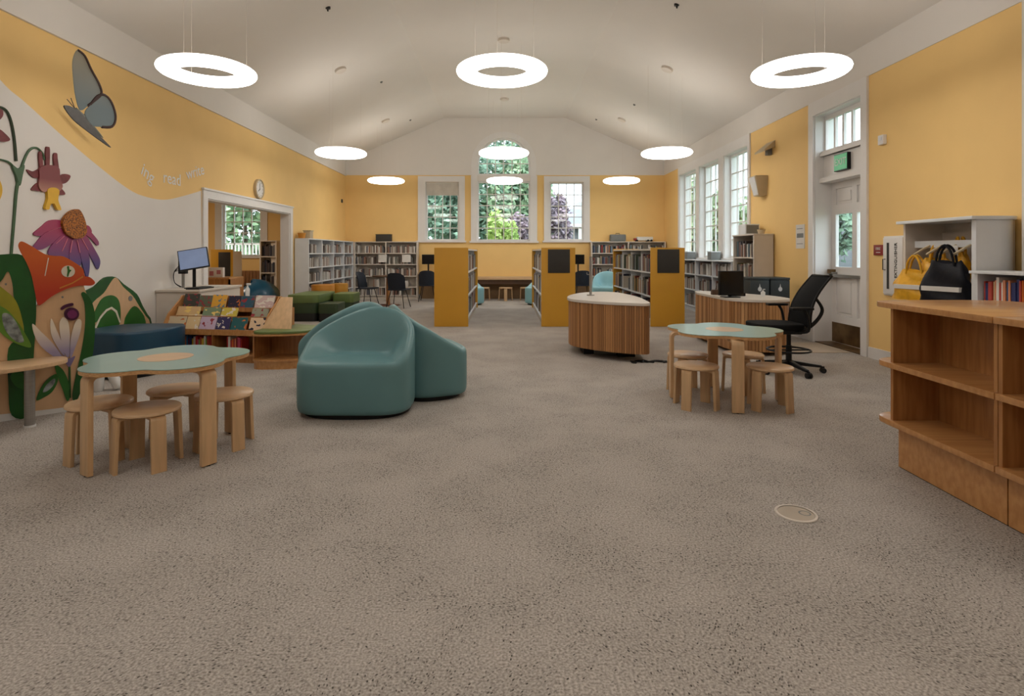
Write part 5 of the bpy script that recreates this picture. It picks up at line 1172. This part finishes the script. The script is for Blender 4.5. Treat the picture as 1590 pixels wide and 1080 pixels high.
# cafe table and shell chairs, workstations
t = thing('cafe_table', 'small round dark table on a wooden post before the back bookcase', 'table', (-3.0, 14.55, 0))
part('tabletop', MB().cyl(0, 0, .735, .76, .40, 40), DARKBR, t); part('post', MB().cyl(0, 0, .03, .735, .05, 16), CHERRY, t); part('base_disc', MB().lathe([(0, 0), (.30, 0), (.30, .012), (.08, .03), (0, .03)], 36), mat('reddish_wood', (110, 58, 36), .5), t, smooth=True)
def shell_chair(label, x, y, rz, casters=False):
    """faces local -y"""
    t = thing('shell_chair', label, 'chair', (x, y, 0), rz, 'dark shell chairs')
    part('seat', MB().prism(spline([(-.21, -.22), (0, -.24), (.21, -.22), (.23, 0), (.2, .2), (0, .22), (-.2, .2), (-.23, 0)], 5), .43, .46), NAVY, t, bevel=.012)
    vs = []; n, k_ = 14, 8
    for off in (0, .025):
        for j in range(k_+1):
            for i in range(n+1):
                a = R(-62+124*i/n); r = .235+off; v = j/k_; wv = 1-.25*abs(i/n*2-1)**3*v
                vs.append((r*math.sin(a)*(1.0), .0+r*math.cos(a)*.85+.06*v-.0, .46+.40*v*wv))
    m_ = (n+1)*(k_+1); fs = []
    for j in range(k_):
        for i in range(n): a = j*(n+1)+i; fs += [(a, a+1, a+n+2, a+n+1), (m_+a, m_+a+n+1, m_+a+n+2, m_+a+1)]
    ed = [i for i in range(n+1)]+[j*(n+1)+n for j in range(1, k_+1)]+[k_*(n+1)+i for i in range(n-1, -1, -1)]+[j*(n+1) for j in range(k_-1, 0, -1)]
    for i in range(len(ed)): a, b = ed[i], ed[(i+1) % len(ed)]; fs.append((a, m_+a, m_+b, b))
    part('backrest', MB().add(vs, fs), NAVY, t, smooth=True)
    for sx in (-1, 1):
        for sy in (-1, 1): part('leg', MB().tube([(sx*.14, sy*.12, .435), (sx*.23, sy*.22, 0)], .010, 8), BLACK, t)
shell_chair('dark shell chair seen side-on, left of the small round table', -3.52, 14.5, R(78))
shell_chair('dark shell chair with its back to the camera, right of the small round table', -2.62, 13.95, R(168))
shell_chair('dark shell chair at the back counter left of the plain mustard end panel', -2.14, 15.75, PI)
shell_chair('dark shell chair at the back counter, between the middle mustard stack and grey post', 2.14, 15.75, PI)
monitor('black monitor on the back counter left of the plain mustard end panel', -2.22, 16.42, .765, 0, .36, .28, gap=.25)
monitor('black monitor on the back counter right of the middle mustard stack', 2.12, 16.42, .765, 0, .36, .28, gap=.25)
tub_chair('pale cyan lounge chair glimpsed past the end of the left mustard stack', -.92, 14.75, R(150), .66, .66, CYAN, 'lounge_chair', 'cyan lounge chairs')
tub_chair('pale cyan lounge chair glimpsed past the end of the middle mustard stack', .90, 14.75, R(30), .66, .66, CYAN, 'lounge_chair', 'cyan lounge chairs')
tub_chair('pale cyan lounge chair seen between the grey post and the right mustard stack', 2.66, 14.9, R(75), .72, .72, CYAN, 'lounge_chair', 'cyan lounge chairs')
t = thing('entrance_mat', 'thin tan floor mat lying inside the white door', 'mat', (4.2, 8.05, 0)); part('mat_body', MB().box(-.42, .46, -.42, .42, 0, .008), mat('tan_mat', (186, 168, 146), .6, var=.05, scale=40), t, bevel=.002)
p = on_plane(537, 314, (-XW, 0, 0), WN); t = thing('thermostat', 'tiny dark wall device in the far left corner', 'device', (-XW, 16.3, p.z)); part('housing', MB().box(0, .03, -.04, .04, -.05, .05), GREYB, t, bevel=.004)

# ------------------------------------------------------------------ side room seen through the opening
bookcase('tall_bookcase', 'tall pale bookcase with dark books in the side room', 'bookcase', (-6.06, 14.0, 0), 0, .42, .3, 1.65, [.12, .5, .86, 1.26], SHELFW, 1)
for z, nm in ((.12, 'lowest'), (.5, 'third'), (.86, 'second'), (1.26, 'top')): book_row((-6.06, 14.0, 0), 0, .04, .38, z, 'row of dark books on the %s shelf of the side-room bookcase' % nm, None, 'row', [lin((50, 44, 50)), lin((70, 60, 60)), lin((110, 110, 112)), lin((40, 44, 60))], .3, .22)
bookcase('tall_bookcase', 'tall bookcase turned sideways beside the wide opening in the side room', 'bookcase', (-5.50, 14.05, 0), PI/2, 1.6, .3, 1.62, [.12, .5, .86, 1.26], SHELFW, 1)
t = thing('beanbag', 'shiny blue beanbag lying in the side room', 'beanbag', (-5.62, 12.6, 0)); vs = []; n, k_ = 36, 16
for j in range(k_+1):
    ph = PI*j/k_
    for i in range(n):
        a = 2*PI*i/n; r = math.sin(ph)**.75; wr_ = 1+.035*math.sin(7*a+3*math.cos(ph))+.02*math.sin(11*a+j); sl = 1+.35*math.cos(a-.0)
        vs.append((.58*r*math.cos(a)*wr_, .48*r*math.sin(a)*wr_, .33-.33*math.cos(ph)*(1 if math.cos(ph) > 0 else sl)*(.98)))
part('beanbag_cover', MB().add(vs, [(j*n+i, j*n+(i+1)%n, (j+1)*n+(i+1)%n, (j+1)*n+i) for j in range(k_) for i in range(n)]), BEAN, t, smooth=True); part('grab_tab', MB().box(-.03, .03, -.01, .01, .62, .74), BEAN, t)
t = thing('carrel', 'dark wooden study carrel in the side room just beyond the opening', 'desk', (-5.75, 10.9, 0)); part('worktop', MB().box(-.5, .45, 0, .6, .84, .87), CHERRYH, t); part('front_panel', MB().box(-.5, .45, .02, .04, .52, .84), CHERRY, t)
for x in (-.5, .42): part('side_panel', MB().box(x, x+.03, .02, .6, 0, .84), CHERRY, t)
t = thing('boxed_game', 'white printed box on the study carrel in the side room', 'box', (-5.66, 11.05, .87)); part('box_body', MB().box(-.16, .16, 0, .08, 0, .19), PAPER, t, bevel=.004); part('printed_patch', MB().box(-.10, -.02, -.002, 0, .03, .12).box(.04, .12, -.002, 0, .06, .14), mat('pink_print', (190, 120, 130), .5), t)
t = thing('book_stack_unit', 'narrow mustard-ended stack with a dark board in the side room', 'bookcase', (-6.30, 12.6, 0)); part('end_panel', MB().box(-.24, .24, 0, .04, 0, 1.42), PANEL, t, 'mustard yellow end panel', bevel=.004); part('carcass', MB().box(-.22, .22, .04, .5, 0, 1.38), SHELFW, t)
tag(MB().box(-6.36, -6.10, 12.58, 12.6, .8, 1.36).build('sign_board', GREYB, None, bevel=.004), 'dark board on the mustard end panel in the side room', 'sign')
t = thing('wall_bench', 'brown slatted bench along the far wall of the side room', 'bench', (-7.3, 16.3, 0)); part('seat', MB().box(-1.3, 1.3, -.1, .38, .42, .46), DARKBR, t); 
sl0 = None
for q in range(26):
    if sl0 is None: sl0 = part('slat', MB().box(-.04, .04, .32, .35, .46, .82), SLAT, t); sl0.location = (-1.25, 0, 0)
    else: dup(sl0, t, (-1.25+.1*q, 0, 0))
part('front_panel', MB().box(-1.3, 1.3, -.08, -.06, 0, .42), GREEN0, t)
bench = t
t = thing('blue_seat', 'dark teal seat cube in the side room before the slatted bench', 'seat', (-6.1, 13.55, 0)); part('cushion', MB().box(-.9, -.1, -.15, .3, .04, .48), mat('dark_teal_vinyl', (16, 52, 64), .5), t, bevel=.03); part('plinth', MB().box(-.86, -.14, -.12, .26, 0, .05), BLACK, t)
lt_ = bpy.data.lights.new('side_room_fill_light', 'AREA'); lt_.shape = 'DISK'; lt_.size = 1.0; lt_.energy = 55; lt_.color = (1, .86, .7); lo_ = bpy.data.objects.new('side_room_fill_light', lt_); COL.objects.link(lo_); lo_.location = (-8.2, 12.5, 3.15)  # added area light with no visible fixture, to brighten the side room

# ------------------------------------------------------------------ outdoors
GR = mat('lawn', (92, 116, 70), .9, var=.2, scale=3); o = MB().box(-40, 60, YB+.3, 80, -.6, -.4).box(XW+.8, 60, -20, YB+.3, -.6, -.4).build('ground', GR); o['kind'] = 'structure'
BARK = mat('tree_bark', (92, 76, 62), .9, var=.2, scale=10)
def leafmat(name, a, b): return mat(name, a, .7, var2=b, scale=2.2)
LM = {'dark': leafmat('dark_leaves', (132, 158, 134), (74, 104, 84)), 'mid': leafmat('mid_leaves', (158, 180, 140), (96, 126, 94)), 'lime': leafmat('lime_leaves', (196, 216, 138), (150, 182, 100)), 'plum': leafmat('plum_leaves', (158, 136, 146), (112, 104, 112))}
crown = {}
def tree(label, x, y, r, zc, h, kind, name='garden_tree', cat='tree'):
    key = (kind, round(r, 1), round(h, 1))
    t = thing(name, label, cat, (x, y, -.4))
    if key not in crown:
        rnd = random.Random(len(crown)); mb = MB(); blobs = [(0, 0, 0, 1)]+[(rnd.uniform(-.6, .6), rnd.uniform(-.6, .6), rnd.uniform(-.7, .7), rnd.uniform(.35, .6)) for _ in range(9)]
        N = 4200; ls = .10 if r < 1.2 else .17
        for _ in range(N):
            b = rnd.choice(blobs); u, v = rnd.uniform(0, 2*PI), rnd.uniform(-1, 1); q = math.sqrt(1-v*v); rad = b[3]*rnd.uniform(.55, 1.0)
            c = Vector(((b[0]+q*math.cos(u)*rad)*r, (b[1]+q*math.sin(u)*rad)*r, (b[2]+v*rad)*h/2))
            a = Vector((rnd.gauss(0, 1), rnd.gauss(0, 1), rnd.gauss(0, 1))).normalized()*ls; d = a.orthogonal().normalized()*ls*.6
            mb.add([c-a, c+d, c+a, c-d], [(0, 1, 2, 3)])
        o = mb.build('foliage', LM[kind], t); o['kind'] = 'stuff'; crown[key] = o
    else: o = dup(crown[key], t)
    o.location = (0, 0, zc+.4)
    part('trunk', MB().cyl(0, 0, 0, zc+.4, .12*r/2, 10, .06*r/2), BARK, t)
tree('dark green tree filling the left back window', -3.4, 24.5, 2.6, 3.0, 7.5, 'dark')
tree('mid green tree behind the left part of the middle back window', -1.6, 28, 2.8, 4.2, 9, 'dark')
tree('mid green tree behind the right part of the middle back window', .7, 27, 1.9, 3.4, 8, 'mid')
tree('tall dark tree far behind the middle back window', .2, 34, 3.4, 6, 13, 'dark')
tree('plum-leaved small tree low at the right of the middle window', 1.0, 22.5, .9, 1.5, 2.6, 'plum')
tree('bright lime green shrub in the middle back window', -.08, 20.5, .62, 1.25, 2.7, 'lime', 'lime_shrub', 'shrub')
tree('plum-leaved tree at the left of the right back window', 2.15, 24.5, .75, 2.7, 2.6, 'plum')
tree('pale green tree outside the side-room window', -11.0, 24, 2.6, 2.6, 7.5, 'mid')
tree('darker tree at the left outside the side-room window', -14, 26, 2.8, 3.5, 9, 'dark')
tree('green tree beyond the farthest side window', 9.3, 26.5, 1.9, 2.2, 5.2, 'mid')
tree('green tree beyond the middle side window', 9.2, 22, 1.7, 1.7, 4.4, 'mid')
tree('low tree beyond the nearest side window', 10.6, 20.5, 1.5, 1.2, 3.6, 'dark')
SID = mat('grey_siding', (150, 152, 160), .7, var=.1, scale=2, stretch=(.2, .2, 20)); ROOF = mat('grey_shingles', (150, 156, 166), .8, var=.1, scale=8)
def house(label, x0, x1, y0, y1, h, rh):
    t = thing('house', label, 'house', ((x0+x1)/2, (y0+y1)/2, -.4)); a = (x1-x0)/2; b = (y1-y0)/2
    part('wall', MB().box(-a, a, -b, b, 0, h), SID, t)
    part('roof', MB().add([(-a-.4,-b-.4,h),(a+.4,-b-.4,h),(a+.4,b+.4,h),(-a-.4,b+.4,h),(-a+1.5,0,h+rh),(a-1.5,0,h+rh)], [(0,3,2,1),(0,1,5,4),(2,3,4,5),(1,2,5),(3,0,4)]), ROOF, t)
    part('eaves_board', MB().box(-a-.42, a+.42, -b-.44, -b-.36, h-.12, h+.06), TRIM, t)
    part('porch_column', MB().box(-a+.9, -a+1.15, -b-.35, -b-.1, 0, h-.1), TRIM, t); part('door', MB().box(-a+.3, -a+.8, -b-.03, -b, 0, 2.2), GREYM, t)
    for q in range(3):
        f = part('window', MB().box(-a+1.7+q*2, -a+2.7+q*2, -b-.04, -b, 1.2, 2.6), TRIM, t); part('pane', MB().box(-a+1.76+q*2, -a+2.64+q*2, -b-.05, -b-.04, 1.26, 2.54), GREYM, f)
house('grey-sided house with a pale roof in the right back window', 2.95, 11.5, 30, 38, 3.2, 1.6)
house('grey house glimpsed through the glass of the white door', 13.5, 22, 20, 28, 3.4, 1.8)
t = thing('deck_railing', 'white garden railing outside the side-room window', 'railing', (-9.2, 19.6, -.4)); part('top_rail', MB().box(-1, 1, -.04, .04, 2.02, 2.08), TRIM, t); part('bottom_rail', MB().box(-1, 1, -.04, .04, 1.55, 1.6), TRIM, t)
b0 = None
for q in range(17):
    if b0 is None: b0 = part('baluster', MB().box(-.02, .02, -.02, .02, 1.6, 2.02), TRIM, t); b0.location = (-.96, 0, 0)
    else: dup(b0, t, (-.96+.12*q, 0, 0))
for x in (-1, 1): part('post', MB().box(x-.05, x+.05, -.05, .05, 0, 2.15), TRIM, t)
